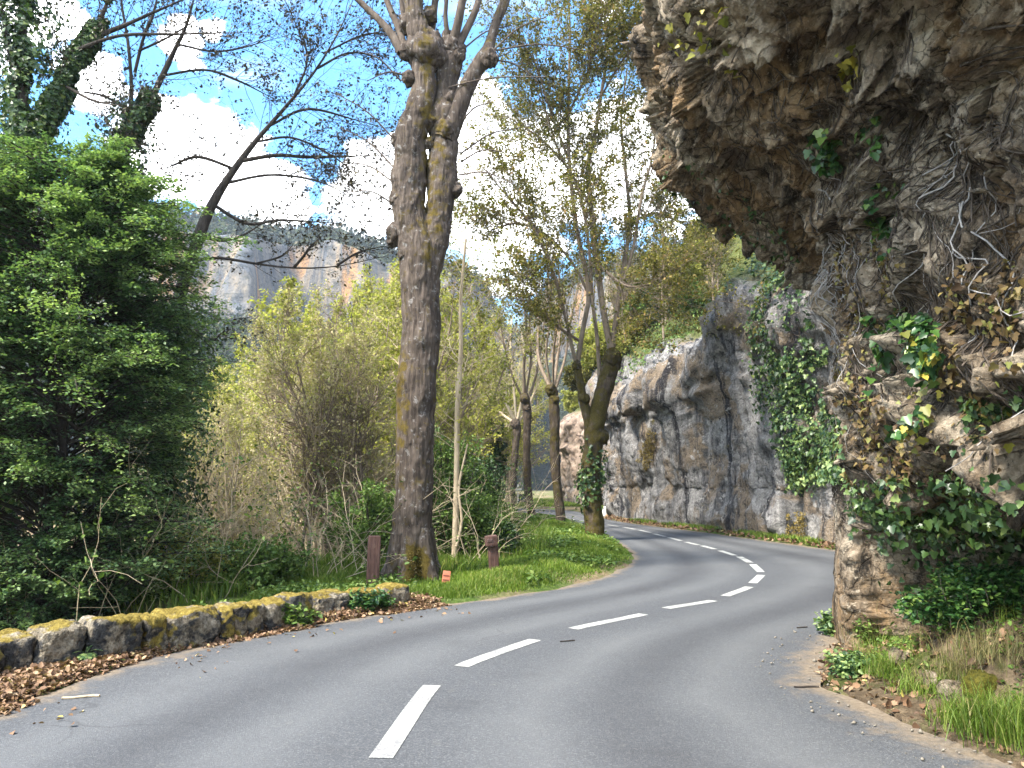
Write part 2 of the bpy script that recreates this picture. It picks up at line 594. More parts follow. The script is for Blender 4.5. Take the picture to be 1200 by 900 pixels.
for a, b in DASH:
    ia = np.argmin(np.hypot(*(CEN - G(*a)[:2]).T))
    ib = np.argmin(np.hypot(*(CEN - G(*b)[:2]).T))
    q = CEN[np.linspace(ia, ib, 9).astype(int)]
    d = norm(np.gradient(q, axis=0))
    nn = np.c_[-d[:, 1], d[:, 0]] * .064
    top = np.stack([np.c_[q + nn, np.full(9, .004)], np.c_[q - nn, np.full(9, .004)]], 1)
    build('road_marking', top.reshape(-1, 3), [grid_faces(9, 2)], MAT_PAINT, loc=(*q[4], 0), kind='structure',
          label='white painted dash of the broken centre line', cat='road marking', group='dashes of the centre line')


# ------------------------------------------------------------------ ground
def ground_h(x, y):
    dl = line_dist(x, y, LE)                       # positive on the left of the road
    dr = -line_dist(x, y, RE)
    outl = np.maximum(dl, 0)
    wv = sstep(8.8, 10.6, y)
    width = 1.15 + wv * 3.4
    mound = wv * .17 * sstep(.1, 1.3, outl) * sstep(-.9, 1.0, x) * (1 - .6 * sstep(28, 36, y))
    drop = np.maximum(outl - width, 0)
    h = .03 + mound - 6.5 * (1 - np.exp(-drop * .085)) * sstep(0, .8, drop)
    h = np.where(y > 38, np.where(x > -6, .02, h), h)
    q = -x * .55 + y * .83
    rise = np.maximum(q - 30, 0) * .34 * sstep(.03, -.12, x / np.maximum(y, 1))
    rise = np.minimum(rise, 18.5 + .01 * q)
    rise = rise * np.where(y > 5, 1, 0) * (1 - .8 * sstep(125, 190, y))
    h = h + rise * sstep(5, 14, drop)
    h += fbm(np.c_[x, y, 0 * x] * .5, 4, seed=41) * .12 * sstep(.6, 3, outl) + fbm(np.c_[x, y, 0 * x] * 3, 3, seed=44) * .025 * sstep(.1, .7, outl)
    # across the road: rising ground behind the cliffs
    h = np.where((dr > 0) & (dl < 0), .02 + sstep(.1, .6, dr) * .05 + np.minimum(np.maximum(dr - 7, 0) * .5, 14) * sstep(6, 20, y) * sstep(9, 14, x) * (1 - sstep(90, 150, y)), h)
    on = (dl < 0) & (dr < 0) & (y > -9) & (y < 60)
    h = np.where(on, -.04, h)
    h = np.where((np.abs(dl) < .06) | (np.abs(dr) < .06), np.minimum(h, -.01), h)
    far = np.hypot(x, y)
    h = np.where(far > 900, np.maximum(h, 0) * np.clip(1 - (far - 900) / 900, 0, 1) - 3, h)
    return h


def seg(a, b, st):
    return np.arange(a, b, st)


xs = np.r_[-2500, -1500, -900, -600, -400, -280, -200, seg(-150, -60, 6), seg(-60, -24, 1.5), seg(-24, 12, .17), seg(12, 40, 1.5), 45, 60, 90, 150, 250, 500, 900, 1500, 2500]
ys = np.r_[-800, -300, -120, -60, -30, seg(-20, -4, 1.2), seg(-4, 32, .17), seg(32, 62, .5), seg(62, 160, 3), 170, 200, 260, 350, 500, 800, 1300, 2200, 3500]
X, Y = np.meshgrid(xs, ys, indexing='ij')
H = ground_h(X.ravel(), Y.ravel())
m = NT('ground_soil')
ps = m.pos()
n1 = m.noise(ps, .35, 5, .6)
n2 = m.noise(ps, 14, 6, .7)
c = m.ramp(n2, [(.25, (.08, .055, .035)), (.5, (.20, .145, .09)), (.75, (.34, .26, .165))])
gc = m.ramp(n2, [(.25, (.025, .045, .008)), (.5, (.06, .10, .02)), (.75, (.13, .17, .04))])
c = m.mix(m.step(n1, .42, .58), c, gc)
MAT_SOIL = m.out(m.principled(c, .95, m.bump(m.noise(ps, 30, 6, .7), .8, .05), .1))
build('ground', np.c_[X.ravel(), Y.ravel(), H], [grid_faces(len(xs), len(ys))], MAT_SOIL, smooth=True, kind='structure',
      label='sloping earth of the river valley beside the road', cat='ground')


def gz(x, y):
    return ground_h(np.atleast_1d(np.asarray(x, float)), np.atleast_1d(np.asarray(y, float)))


# ------------------------------------------------------------------ far mountain
SKYL = [(-500, 120), (-200, 150), (0, 215), (150, 232), (200, 242), (232, 247), (262, 250), (300, 254), (340, 262), (390, 257), (430, 273), (465, 290),
        (520, 306), (545, 311), (566, 322), (579, 345), (590, 372), (603, 384), (615, 375), (640, 335), (680, 306), (730, 300), (800, 280), (1000, 240), (1700, 200)]
sk = np.array(SKYL, float)
nu, nv = 560, 190
pu = np.linspace(-400, 1500, nu)
pz = np.interp(pu, sk[:, 0], sk[:, 1])
T = np.linspace(0, 1, nv)
# distance and share of the height up the mountain; a cliff band in its upper part
prof = np.array([(0, 170, -.12), (.12, 190, .08), (.42, 228, .52), (.46, 234, .55), (.76, 244, .85), (.80, 249, .88), (.92, 268, 1.0), (1, 330, .85)])
Yd = np.interp(T, prof[:, 0], prof[:, 1])
Zs = np.interp(T, prof[:, 0], prof[:, 2])
tu = (pu - 600) / F
ztop = np.array([P(a, b, 262)[2] for a, b in zip(pu, pz)])
# the notch in the skyline is a side valley: lower and farther
far_k = 1 + .55 * np.exp(-((pu - 620) / 45) ** 2)
bay = 1 + .05 * np.sin(pu * .021) + .035 * np.sin(pu * .055 + 1)
bay += .12 * sstep(296, 306, pu) - .10 * sstep(306, 420, pu)     # the angle where one cliff face turns
YY = Yd[None] * (far_k * bay)[:, None]
ZZ = CAMH + (Zs[None] * ztop[:, None] - CAMH) * (far_k * bay)[:, None]
XX = tu[:, None] * YY * (CP + 0)
Vm = np.stack([XX, YY, ZZ], 2)
Vm[:, :, 0] = (tu[:, None]) * (YY * CP + (ZZ - CAMH) * SP)
q = Vm.reshape(-1, 3)
cliffw = (sstep(.42, .48, T) * (1 - sstep(.74, .80, T)))[None] * np.ones((nu, 1))
cw = cliffw.ravel()
dn = fbm(q / np.array([26, 26, 60]), 5, seed=3) * 9 * (.35 + cw) + ridged(q / np.array([9, 9, 40]), 4, seed=8) * 2.6 * cw
bumpy = fbm(q / 5, 4, seed=12) * 2.0 * (1 - cw)
q = q.copy()
q[:, 1] -= dn
q[:, 2] += bumpy * (q[:, 2] > 3) * 1.0
m = NT('mountain_rock_and_wood')
ps = m.pos()
gn = m.n('ShaderNodeSeparateXYZ', {0: m.n('ShaderNodeNewGeometry').outputs['Normal']}).outputs[2]
st = m.map(ps, (1, 1, .3))
rk = m.ramp(m.noise(st, .16, 6, .65), [(.34, (.05, .052, .06)), (.45, (.12, .118, .118)), (.55, (.20, .175, .145)), (.66, (.31, .235, .155))])
rk = m.mix(m.step(m.noise(st, .05, 4, .6), .53, .62), rk, (.36, .20, .085))
rk = m.mix(m.math('MULTIPLY', m.step(m.noise(m.map(ps, (1, 1, .12)), .22, 4), .52, .62), .75), rk, (.13, .14, .155))
rk = m.mix(m.math('MULTIPLY', m.step(m.noise(m.map(ps, (1, 1, 1.6)), .55, 8, .72), .52, .62), .7), rk, (.045, .048, .045))
rk = m.mix(m.math('MULTIPLY', m.step(m.noise(m.map(ps, (.25, .25, 1.5)), .45, 6, .65), .54, .62), .55), rk, (.03, .036, .025))
wd = m.ramp(m.noise(ps, .5, 5, .7), [(.3, (.018, .026, .012)), (.55, (.045, .055, .022)), (.75, (.09, .085, .04))])
fac = m.step(m.math('ADD', m.math('MULTIPLY', m.attr('cliff'), 1.0), m.math('MULTIPLY', m.math('SUBTRACT', m.noise(ps, .12, 5, .65), .5), 1.3)), .35, .5)
c = m.mix(fac, wd, rk)
MAT_MOUNT = m.out(m.principled(c, .95, m.bump(m.noise(ps, .9, 6, .7), 1.0, 1.2), .05))
build('mountain', q, [grid_faces(nu, nv)[:, ::-1]], MAT_MOUNT, smooth=True, vattr={'cliff': cw}, kind='structure',
      label='wooded mountain with a pale limestone cliff band behind the trees', cat='mountain')
# wood on the mountain: one far mass
k = RNG.integers(0, nu * nv, 60000)
ok = (cw[k] < .3 + .25 * RNG.random(60000)) & (q[k, 2] > 1)
px_, py_, dd_ = proj(q)
ok &= (px_[k] > -50) & (px_[k] < 900)
k = k[ok]
MAT_FARLEAF = leaf_mat('far_wood_leaves', [(0, (.012, .022, .010)), (.5, (.03, .042, .016)), (.85, (.06, .062, .025)), (1, (.11, .085, .045))], trans=.1)
lv = Leaves()
for r_ in range(2):
    off = RNG.normal(size=(len(k), 3)) * np.array([1.1, 1.1, 1.0]) + np.array([0, 0, 1.2])
    lv.scatter(q[k] + off, 1.5, 'spray', up=.35, jitter=.5)
lv.build('far_forest', MAT_FARLEAF, kind='stuff', label='dark wood covering the far mountain slopes', cat='forest')
# ------------------------------------------------------------------ the overhanging rock
def rock_mat(name, light, mid, dark, ochre, sc=1.0, streak=.35, ochre_at=(.56, .68), moss=.62, sstr=1.0, ckf=.55, cream=.75):
    m = NT(name)
    ps = m.pos()
    st = m.map(ps, (1, 1, streak))
    n1 = m.noise(ps, 1.1 * sc, 6, .62, .4)
    n2 = m.noise(st, 3.2 * sc, 7, .68, .5)
    n3 = m.noise(ps, 22 * sc, 6, .7)
    c = m.ramp(n2, [(.36, dark), (.45, mid), (.55, tuple(.5 * (a + b) for a, b in zip(mid, light))), (.65, light)])
    c = m.mix(m.math('MULTIPLY', m.step(n1, .44, .36), cream), c, m.mix(n3, tuple(.55 * a for a in light), light))
    c = m.mix(m.step(n1, *ochre_at), c, m.mix(m.math('MULTIPLY', n2, .8), ochre, mid))
    c = m.mix(m.math('MULTIPLY', m.step(n3, .58, .42), .38), c, tuple(.25 * a for a in mid))
    blk = m.noise(m.map(ps, (1, 1, streak * .8)), 1.9 * sc, 7, .7, .8)
    c = m.mix(m.math('MULTIPLY', m.step(blk, .54, .64), .85 * sstr), c, dark)
    lich = m.noise(m.n('ShaderNodeVectorMath', {0: ps, 1: (17, 3, 5)}, operation='ADD').outputs[0], 5 * sc, 6, .7)
    c = m.mix(m.math('MULTIPLY', m.step(lich, .58, .66), .7), c, m.mix(n3, light, tuple(min(1, 1.35 * a) for a in light)))
    ms = m.noise(m.n('ShaderNodeVectorMath', {0: ps, 1: (3, 9, 25)}, operation='ADD').outputs[0], 1.6 * sc, 6, .7)
    c = m.mix(m.step(ms, moss, moss + .07), c, m.ramp(n3, [(.3, (.03, .035, .008)), (.7, (.16, .12, .03))]))
    crk = m.voro(m.n('ShaderNodeVectorMath', {0: ps, 1: m.n('ShaderNodeVectorMath', {0: m.n('ShaderNodeTexNoise', {'Vector': ps, 'Scale': 2.2 * sc, 'Detail': 5}).outputs['Color'], 1: (.5, .5, .5)}, operation='MULTIPLY').outputs[0]}, operation='ADD').outputs[0], 2.1 * sc, 'DISTANCE_TO_EDGE')
    pit = m.noise(m.map(ps, (1, 1, .7)), 9 * sc, 8, .72, .6)
    c = m.mix(m.math('MULTIPLY', m.step(pit, .45, .37), .8), c, dark)
    c = m.mix(m.math('MULTIPLY', m.step(m.noise(ps, 34 * sc, 6, .75), .56, .66), .45), c, tuple(min(1, 1.25 * a) for a in light))
    cr2 = m.voro(m.n('ShaderNodeVectorMath', {0: ps, 1: m.n('ShaderNodeVectorMath', {0: m.n('ShaderNodeTexNoise', {'Vector': ps, 'Scale': 5 * sc, 'Detail': 5}).outputs['Color'], 1: (.3, .3, .3)}, operation='MULTIPLY').outputs[0]}, operation='ADD').outputs[0], 6.5 * sc, 'DISTANCE_TO_EDGE')
    c = m.mix(m.math('MULTIPLY', m.math('MULTIPLY', m.step(cr2, .045, .0), m.step(m.noise(ps, 1.7 * sc, 3), .46, .56)), min(1.0, ckf * 2)), c, tuple(.6 * a for a in dark))
    ck = m.step(crk, .035, .0)
    c = m.mix(m.math('MULTIPLY', ck, ckf), c, tuple(.5 * a for a in dark))
    h = m.math('ADD', m.math('MULTIPLY', n3, .5), m.math('ADD', m.noise(ps, 7 * sc, 7, .68), m.math('MULTIPLY', pit, .8)))
    h = m.math('SUBTRACT', h, m.math('MULTIPLY', ck, .9 * ckf))
    return m.out(m.principled(c, .9, m.bump(h, .9, .06 / sc), .18))


MAT_ROCK = rock_mat('overhang_limestone', (.41, .345, .26), (.185, .14, .096), (.016, .013, .010), (.27, .165, .075), 1.0, .45, (.50, .62), .66, 1.0, .35)




plan = np.array([(3.9, -9), (3.4, -5), (3.0, -1), (2.85, 2), (2.75, 3.6), (2.74, 5.0), (2.82, 6.0), (2.93, 6.9), (3.22, 7.7), (4.1, 8.3), (5.3, 8.9), (6.7, 10.2), (7.9, 12.3), (8.8, 15.5)], float)
q0 = catmull(plan, 3000)
# more samples where the camera looks
sarc = np.r_[0, np.cumsum(np.hypot(*np.diff(q0, axis=0).T))]
dens = .12 + 1.0 * (sstep(2.4, 3.6, q0[:, 1]) * (1 - sstep(7.8, 10.5, q0[:, 1])))
cd = np.r_[0, np.cumsum(dens[1:] * np.diff(sarc))]
NS, NT_ = 460, 640
si = np.interp(np.linspace(0, cd[-1], NS), cd, np.arange(len(q0)))
base = np.stack([np.interp(si, np.arange(len(q0)), q0[:, k]) for k in (0, 1)], 1)
tang = norm(np.gradient(base, axis=0))
nout = np.c_[-tang[:, 1], tang[:, 0]]                      # left of travel: towards the road
by_ = base[:, 1]
nose = sstep(7.3, 8.4, by_)[:, None]
D = norm(np.array([-.99, .12])[None] * (1 - nose) + nout * nose)
K = np.interp(by_, [-9, 2, 3.5, 6, 7.0, 7.6, 8.2, 8.8, 10, 15], [.75, .9, 1, 1, .98, .85, .62, .4, .3, .25])
pA = catmull([(-.8, -.35), (-1.5, .15), (-2.7, .45), (-3.0, .85), (-2.0, 1.22), (-.3, 1.44), (.05, 1.75), (.06, 2.2), (.08, 2.75), (.22, 3.3), (.55, 3.7), (1.0, 3.98),
              (1.38, 4.25), (1.6, 4.8), (1.6, 5.6), (1.4, 6.8), (.9, 8.2), (-1.2, 9.9), (-6, 11), (-14, 12)], 1600)
pB = catmull([(.06, -.35), (.05, .2), (0, .7), (-.02, 1.1), (-.03, 1.5), (-.06, 1.9), (-.1, 2.3), (-.06, 2.75), (.0, 3.2), (.15, 3.55), (.42, 3.8), (.82, 3.98),
              (1.22, 4.17), (1.48, 4.45), (1.6, 4.95), (1.58, 5.6), (1.4, 6.8), (.9, 8.2), (-1.2, 9.9), (-6, 11), (-14, 12)], 1600)
# rows follow height alike in both profiles, closer together where the rock runs level
zs_ = np.linspace(-.35, 12, 4000)
wz_ = np.interp(zs_, [-.35, .1, .2, .5, .6, 1.0, 1.1, 1.5, 1.6, 3.0, 3.2, 4.5, 4.7, 6.5, 7, 12], [1, 1, 2, 2, 1, 1, 5, 5, 1, 1, 2.6, 2.6, 1, .8, .3, .25])
cz_ = np.cumsum(wz_)
zr = np.interp(np.linspace(cz_[0], cz_[-1], NT_), cz_, zs_)
pA = np.stack([np.interp(zr, pA[:, 1], pA[:, 0]), zr], 1)
pB = np.stack([np.interp(zr, pB[:, 1], pB[:, 0]), zr], 1)
wB = sstep(6.2, 6.7, by_)[:, None]
off = pA[None, :, 0] * (1 - wB) + pB[None, :, 0] * wB
zz = pA[None, :, 1] * (1 - wB) + pB[None, :, 1] * wB
off = np.where(off > .1, .1 + (off - .1) * K[:, None], off)
VR = np.zeros((NS, NT_, 3))
VR[:, :, 0] = base[:, None, 0] + D[:, None, 0] * off
VR[:, :, 1] = base[:, None, 1] + D[:, None, 1] * off
VR[:, :, 2] = zz
for it in range(3):
    VR[1:-1] = (VR[:-2] + VR[1:-1] * 2 + VR[2:]) / 4
NR = -grid_normals(VR)
pp = VR.reshape(-1, 3)
warp = np.stack([fbm(pp * .9, 3, seed=s) for s in (1, 2, 3)], 1)
pw = pp + warp * .5
strat = np.array([.42, -.25, .87])                        # tilted bedding
lay = pw @ strat
d = fbm(pw * .55, 4, seed=20) * .26
tri = lay * 2.3 + fbm(pp * .8, 3, seed=25) * .9
fr = tri - np.floor(tri)
d += (np.where(fr < .78, fr / .78, (1 - fr) / .22) - .5) * .20 * (.4 + .6 * sstep(-.2, .3, fbm(pp * .7, 2, seed=26)))
tri = lay * 6.7 + fbm(pp * 1.7, 4, seed=27) * 1.5
fr = tri - np.floor(tri)
d += (np.where(fr < .85, fr / .85, (1 - fr) / .15) - .5) * .065 * sstep(-.15, .25, fbm(pp * 1.3, 2, seed=28))
d += facets(pw * np.array([1.5, 1.5, 1.25]), 31) * .26
d += facets(pw * 4.1 + fbm(pp * 5, 3, seed=38)[:, None] * .25, 37) * .115
d += facets(pp * 11 + fbm(pp * 14, 2, seed=39)[:, None] * .3, 40) * .038
d += ridged(pw * 2.6, 5, .6, seed=50) * .05
d += fbm(pp * 15, 4, .65, seed=60) * .028
flute = ridged(pp * np.array([3.0, 3.0, .5]), 3, seed=66) * .09 * (1 - sstep(3.0, 3.6, pp[:, 2]))
d += flute
d -= .10 * sstep(2.9, 3.5, pp[:, 2])
low = 1 - .82 * np.repeat(sstep(6.0, 7.0, by_), NT_) * (1 - sstep(2.4, 3.4, pp[:, 2]))
VRd = VR + NR * (d * low).reshape(NS, NT_)[:, :, None]
NRd = -grid_normals(VRd)
build('overhanging_rock', VRd.reshape(-1, 3), [grid_faces(NS, NT_)[:, ::-1]], MAT_ROCK, smooth=True, kind='structure',
      label='huge rock overhang jutting out above the right lane', cat='rock')


def pick(V, N, poly, n, rng=RNG, margin=0.0):
    """n random grid points whose view falls inside a photo polygon and that face the road"""
    q = V.reshape(-1, 3)
    nn = N.reshape(-1, 3)
    x, y, dd = proj(q)
    ins = np.zeros(len(q), bool)
    pl = np.array(poly, float)
    for (x1, y1), (x2, y2) in zip(pl, np.roll(pl, -1, 0)):
        c = ((y1 > y) != (y2 > y))
        xi = (x2 - x1) * (y - y1) / (y2 - y1 + 1e-9) + x1
        ins ^= c & (x < xi)
    face = (nn * (np.array([0, 0, CAMH]) - q)).sum(1) > 0
    k = np.flatnonzero(ins & face & (dd > .5))
    if len(k) == 0:
        return np.zeros(0, int)
    # weight by cell area seen
    return rng.choice(k, n)


# ------------------------------------------------------------------ the long cliff beyond
MAT_CLIFF = rock_mat('streaked_cliff', (.34, .325, .31), (.14, .134, .132), (.016, .016, .020), (.27, .19, .11), .62, .075, (.50, .60), .66, 1.1, .10)
mid = [(8.3, 11.0), (9.0, 14.0), (8.3, 16.6)] + [tuple(G(*p_)[:2] + np.array([.15, .1])) for p_ in [(975, 641), (900, 631), (820, 620), (760, 613), (718, 606.5)]] + [
    (4.75, 38.5), (5.1, 45), (6.1, 51), (6.2, 55), (5.6, 57.6), (4.75, 60), (4.6, 65), (6.5, 76), (11, 92)]
q0 = catmull(mid, 2000)
sarc = np.r_[0, np.cumsum(np.hypot(*np.diff(q0, axis=0).T))]
NS2, NT2 = 620, 330
base = catmull(mid, NS2)
tang = norm(np.gradient(base, axis=0))
nout = np.c_[-tang[:, 1], tang[:, 0]]
for it in range(12):
    nout[1:-1] = norm(nout[:-2] + nout[1:-1] * 2 + nout[2:])
pC = catmull([(.05, -.3), (.05, .4), (-.02, .9), (-.12, 1.35), (-.05, 1.6), (.0, 2.5), (.02, 3.6), (.12, 4.5), (.42, 5.15), (.5, 5.6), (.2, 6.1), (-.2, 6.6), (-.9, 7.1),
              (-2.2, 8.1), (-5, 10.6), (-9, 14.5), (-15, 19), (-26, 25), (-60, 36)], 2400)
wgt = np.interp(np.linspace(0, 1, 2400), [0, .12, .16, .35, 1], [1, 1, .6, .10, .06])
cw2 = np.cumsum(wgt)
ti = np.interp(np.linspace(cw2[0], cw2[-1], NT2), cw2, np.arange(2400))
pC = np.stack([np.interp(ti, np.arange(2400), pC[:, k]) for k in (0, 1)], 1)
hv = 1 + .10 * np.sin(base[:, 1] * .33 + 1) + .07 * np.sin(base[:, 1] * .9)
VC = np.zeros((NS2, NT2, 3))
inw = sstep(.4, 5, -pC[:, 0])[None, :, None]
fix = norm(np.array([.97, .25]))
DD = norm(-nout[:, None, :] * (1 - inw) + fix[None, None, :] * inw)
VC[:, :, :2] = base[:, None, :] - pC[None, :, 0:1] * DD
VC[:, :, 2] = pC[None, :, 1] * np.where(pC[:, 1] > .5, 1, 1)[None] * (1 + (hv[:, None] - 1) * sstep(1, 5, pC[:, 1])[None])
NC = -grid_normals(VC)
for it in range(4):
    NC[1:-1] = norm(NC[:-2] + 2 * NC[1:-1] + NC[2:])
pp = VC.reshape(-1, 3)
wall = 1 - sstep(6.3, 8.5, pp[:, 2])
pw = pp + np.stack([fbm(pp * .5, 3, seed=s) for s in (71, 72, 73)], 1) * .5
d = fbm(pw * np.array([.33, .33, .28]), 4, seed=80) * .48 * (.4 + .6 * wall)
d += ridged(pw * np.array([1.0, 1.0, .17]), 4, seed=81) * .34 * wall
d += ridged(pw * np.array([3.1, 3.1, .5]), 3, seed=82) * .14 * wall
f1, f2, cid = worley(pw * np.array([.7, .7, .55]), 83)
d += (cid - .5) * .16 * wall
d += fbm(pp * 5, 4, seed=84) * .07
d += np.maximum(fbm(pp * np.array([.4, .4, .9]), 3, seed=85) - .12, 0) * 1.0 * sstep(3.2, 4.6, pp[:, 2]) * wall
d *= sstep(-.3, .6, pp[:, 2]) * .85 + .15
VCd = VC + NC * d.reshape(NS2, NT2)[:, :, None]
NCd = -grid_normals(VCd)
# the top is soil and dry grass, and the far end is paler rock
soil = sstep(6.9, 7.6, VCd[:, :, 2] + fbm(pp * .6, 3, seed=88).reshape(NS2, NT2) * .6)
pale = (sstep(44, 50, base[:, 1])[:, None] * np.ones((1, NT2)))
mt = MAT_CLIFF
t_ = mt.node_tree
pb = [x for x in t_.nodes if x.type == 'BSDF_PRINCIPLED'][0]
old = pb.inputs['Base Color'].links[0].from_socket
hlp = NT.__new__(NT)
hlp.id, hlp.t = mt, t_
ps = hlp.pos()
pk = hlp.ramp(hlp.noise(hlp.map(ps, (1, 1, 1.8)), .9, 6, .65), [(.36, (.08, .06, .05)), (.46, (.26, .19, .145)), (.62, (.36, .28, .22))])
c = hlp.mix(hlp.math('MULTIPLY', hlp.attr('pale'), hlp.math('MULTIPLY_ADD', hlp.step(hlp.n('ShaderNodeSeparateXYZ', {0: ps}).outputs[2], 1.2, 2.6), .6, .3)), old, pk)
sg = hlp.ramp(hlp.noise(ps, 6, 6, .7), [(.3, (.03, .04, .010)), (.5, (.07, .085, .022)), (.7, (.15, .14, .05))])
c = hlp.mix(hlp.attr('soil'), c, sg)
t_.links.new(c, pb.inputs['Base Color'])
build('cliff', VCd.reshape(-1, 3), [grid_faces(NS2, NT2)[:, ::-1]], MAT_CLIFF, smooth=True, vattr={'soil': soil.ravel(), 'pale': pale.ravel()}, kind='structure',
      label='streaked grey limestone cliff along the outside of the bend', cat='cliff')

# ------------------------------------------------------------------ bank of earth under the rock
m = NT('bank_earth')
ps = m.pos()
n2 = m.noise(ps, 11, 7, .72)
c = m.ramp(n2, [(.25, (.035, .025, .016)), (.5, (.11, .08, .05)), (.72, (.24, .18, .115))])
c = m.mix(m.step(m.noise(ps, 2.4, 4), .52, .62), c, m.ramp(n2, [(.3, (.03, .04, .01)), (.7, (.09, .10, .03))]))
MAT_BANK = m.out(m.principled(c, .95, m.bump(m.noise(ps, 24, 7, .72), .9, .05), .1))
bx, by2 = np.meshgrid(np.linspace(2.0, 5.0, 170), np.linspace(-6, 6.7, 380), indexing='ij')
dr = -line_dist(bx.ravel(), by2.ravel(), RE)
bh = .012 + .62 * sstep(.12, 1.15, dr) * (1 - .75 * sstep(5.2, 6.4, by2.ravel())) + .04 * sstep(.02, .2, dr)
bq = np.c_[bx.ravel(), by2.ravel(), 0 * dr]
bh += (fbm(bq * 2.2, 5, seed=90) * .16 + fbm(bq * 9, 4, seed=91) * .05) * sstep(.05, .5, dr)
bh = np.where(dr < .0, -.03, bh)
BANK = np.c_[bx.ravel(), by2.ravel(), bh]
build('bank_ground', BANK, [grid_faces(170, 380)], MAT_BANK, smooth=True, kind='structure', label='earth bank at the foot of the overhang', cat='ground')
BANKG = BANK.reshape(170, 380, 3)
BANKN = grid_normals(BANKG)
# ------------------------------------------------------------------ bark and leaf materials
MAT_PLANE = bark_mat('plane_bark', (.022, .016, .013), (.165, .13, .105), (.115, .083, .018), 19, .16, 1.0, True, (.27, .255, .24))
MAT_PLANE2 = bark_mat('mossy_bark', (.024, .018, .013), (.12, .092, .068), (.078, .062, .015), 20, .3, .9, True)
MAT_DARKTWIG = bark_mat('dark_branch_bark', (.022, .018, .016), (.085, .07, .058), scale=20)
MAT_SHOOT = bark_mat('shoot_bark', (.12, .09, .065), (.30, .235, .175), scale=16)
MAT_DARKSHOOT = bark_mat('pollard_shoot_bark', (.05, .038, .03), (.17, .135, .11), scale=16)
MAT_PALE = bark_mat('pale_young_bark', (.32, .25, .165), (.58, .48, .34), scale=12)
MAT_OLIVELEAF = leaf_mat('fresh_olive_leaves', [(0, (.065, .065, .014)), (.5, (.14, .13, .026)), (.85, (.23, .195, .05)), (1, (.30, .18, .07))], .4)
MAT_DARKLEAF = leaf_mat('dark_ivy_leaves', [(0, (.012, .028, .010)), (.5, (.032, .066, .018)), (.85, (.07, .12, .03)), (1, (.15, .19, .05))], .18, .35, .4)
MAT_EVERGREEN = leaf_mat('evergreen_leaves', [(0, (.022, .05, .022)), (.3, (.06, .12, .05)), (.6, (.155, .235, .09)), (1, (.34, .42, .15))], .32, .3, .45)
MAT_BUD = leaf_mat('dark_buds', [(0, (.02, .016, .012)), (.7, (.05, .04, .026)), (1, (.10, .085, .04))], .1)
MAT_SHRUB = leaf_mat('shrub_leaves', [(0, (.04, .075, .015)), (.5, (.09, .155, .03)), (1, (.20, .26, .065))], .3)
MAT_WOODLEAF = leaf_mat('woodland_young_leaves', [(0, (.18, .18, .04)), (.5, (.32, .305, .075)), (.85, (.42, .39, .12)), (1, (.46, .36, .16))], .55)
MAT_TWIGLEAF = leaf_mat('beige_catkins_and_buds', [(0, (.27, .215, .115)), (.45, (.46, .385, .225)), (.66, (.52, .44, .27)), (.72, (.30, .29, .08)), (1, (.38, .36, .11))], .42)
MAT_MOSS = leaf_mat('moss_tufts', [(0, (.05, .035, .008)), (.5, (.12, .085, .016)), (1, (.22, .16, .035))], .1)


def px_path(pts, y, dy=0.0):
    """[(px,py,width px)] at distance y -> smooth path (n,4) x,y,z,radius; dy: how far it leans away along its length"""
    out = []
    for i, (a, b, wd) in enumerate(pts):
        yy = y + dy * i / max(1, len(pts) - 1)
        p_ = P(a, b, yy)
        out.append((*p_, wd * .5 * yy / F * .97))
    return np.array(out)


def trunk(T, path, rings, k, lump=.03, plate=.012, seed=0, cap=True):
    """a thick stem with uneven bark"""
    c = catmull(path, rings)
    t = Tubes()
    t.add(c[:, :3], c[:, 3], k)
    v = t.v[0]
    ctr = np.repeat(c[:, :3], k, 0)
    r = np.repeat(c[:, 3], k)
    o = norm(v - ctr)
    d = fbm(v * np.array([3.2, 3.2, 2.2]), 3, seed=seed) * lump * r / .25
    d += ridged(v * np.array([19, 19, 3.2]), 3, seed=seed + 5) * plate
    d += fbm(v * 9, 3, seed=seed + 9) * lump * .35 * r / .25
    v = v + o * d[:, None]
    T.v.append(v)
    T.f.append(t.f[0] + T.n)
    T.n += len(v)
    if cap:                                   # close the tip
        tip = c[-1, :3] + norm(c[-1, :3] - c[-2, :3]) * c[-1, 3] * .5
        T.v.append(tip[None])
        a = T.n - k + np.arange(k)
        tri = np.stack([a, np.roll(a, -1), np.full(k, T.n), np.full(k, T.n)], 1)
        T.n += 1
        T.tri = getattr(T, 'tri', []) + [tri[:, :3]]
    return c


def knob(T, c, r, seed, n=26):
    th, ph = np.meshgrid(np.linspace(0, np.pi, n), np.linspace(0, 2 * np.pi, n * 2, endpoint=False), indexing='ij')
    s = np.stack([np.sin(th) * np.cos(ph), np.sin(th) * np.sin(ph), np.cos(th)], 2).reshape(-1, 3)
    d = .9 + fbm(s * 1.3 + seed, 4, seed=seed) * .42 + ridged(s * 4.5 + seed, 4, seed=seed + 3) * .14
    v = np.asarray(c)[None] + s * np.asarray(r) * d[:, None]
    i, j = np.meshgrid(np.arange(n - 1), np.arange(n * 2), indexing='ij')
    a = (i * n * 2 + j).ravel()
    b = (i * n * 2 + (j + 1) % (n * 2)).ravel()
    T.v.append(v)
    T.f.append(np.stack([a, b, b + n * 2, a + n * 2], 1) + T.n)
    T.n += len(v)


def solid(T, name, mat, parent, moss=None, **kw):
    v = np.vstack(T.v)
    fs = [np.vstack(T.f)] + ([np.vstack(T.tri)] if getattr(T, 'tri', None) else [])
    return build(name, v, fs, mat, parent, smooth=True, vattr={'moss': moss(v)} if moss else None, **kw)


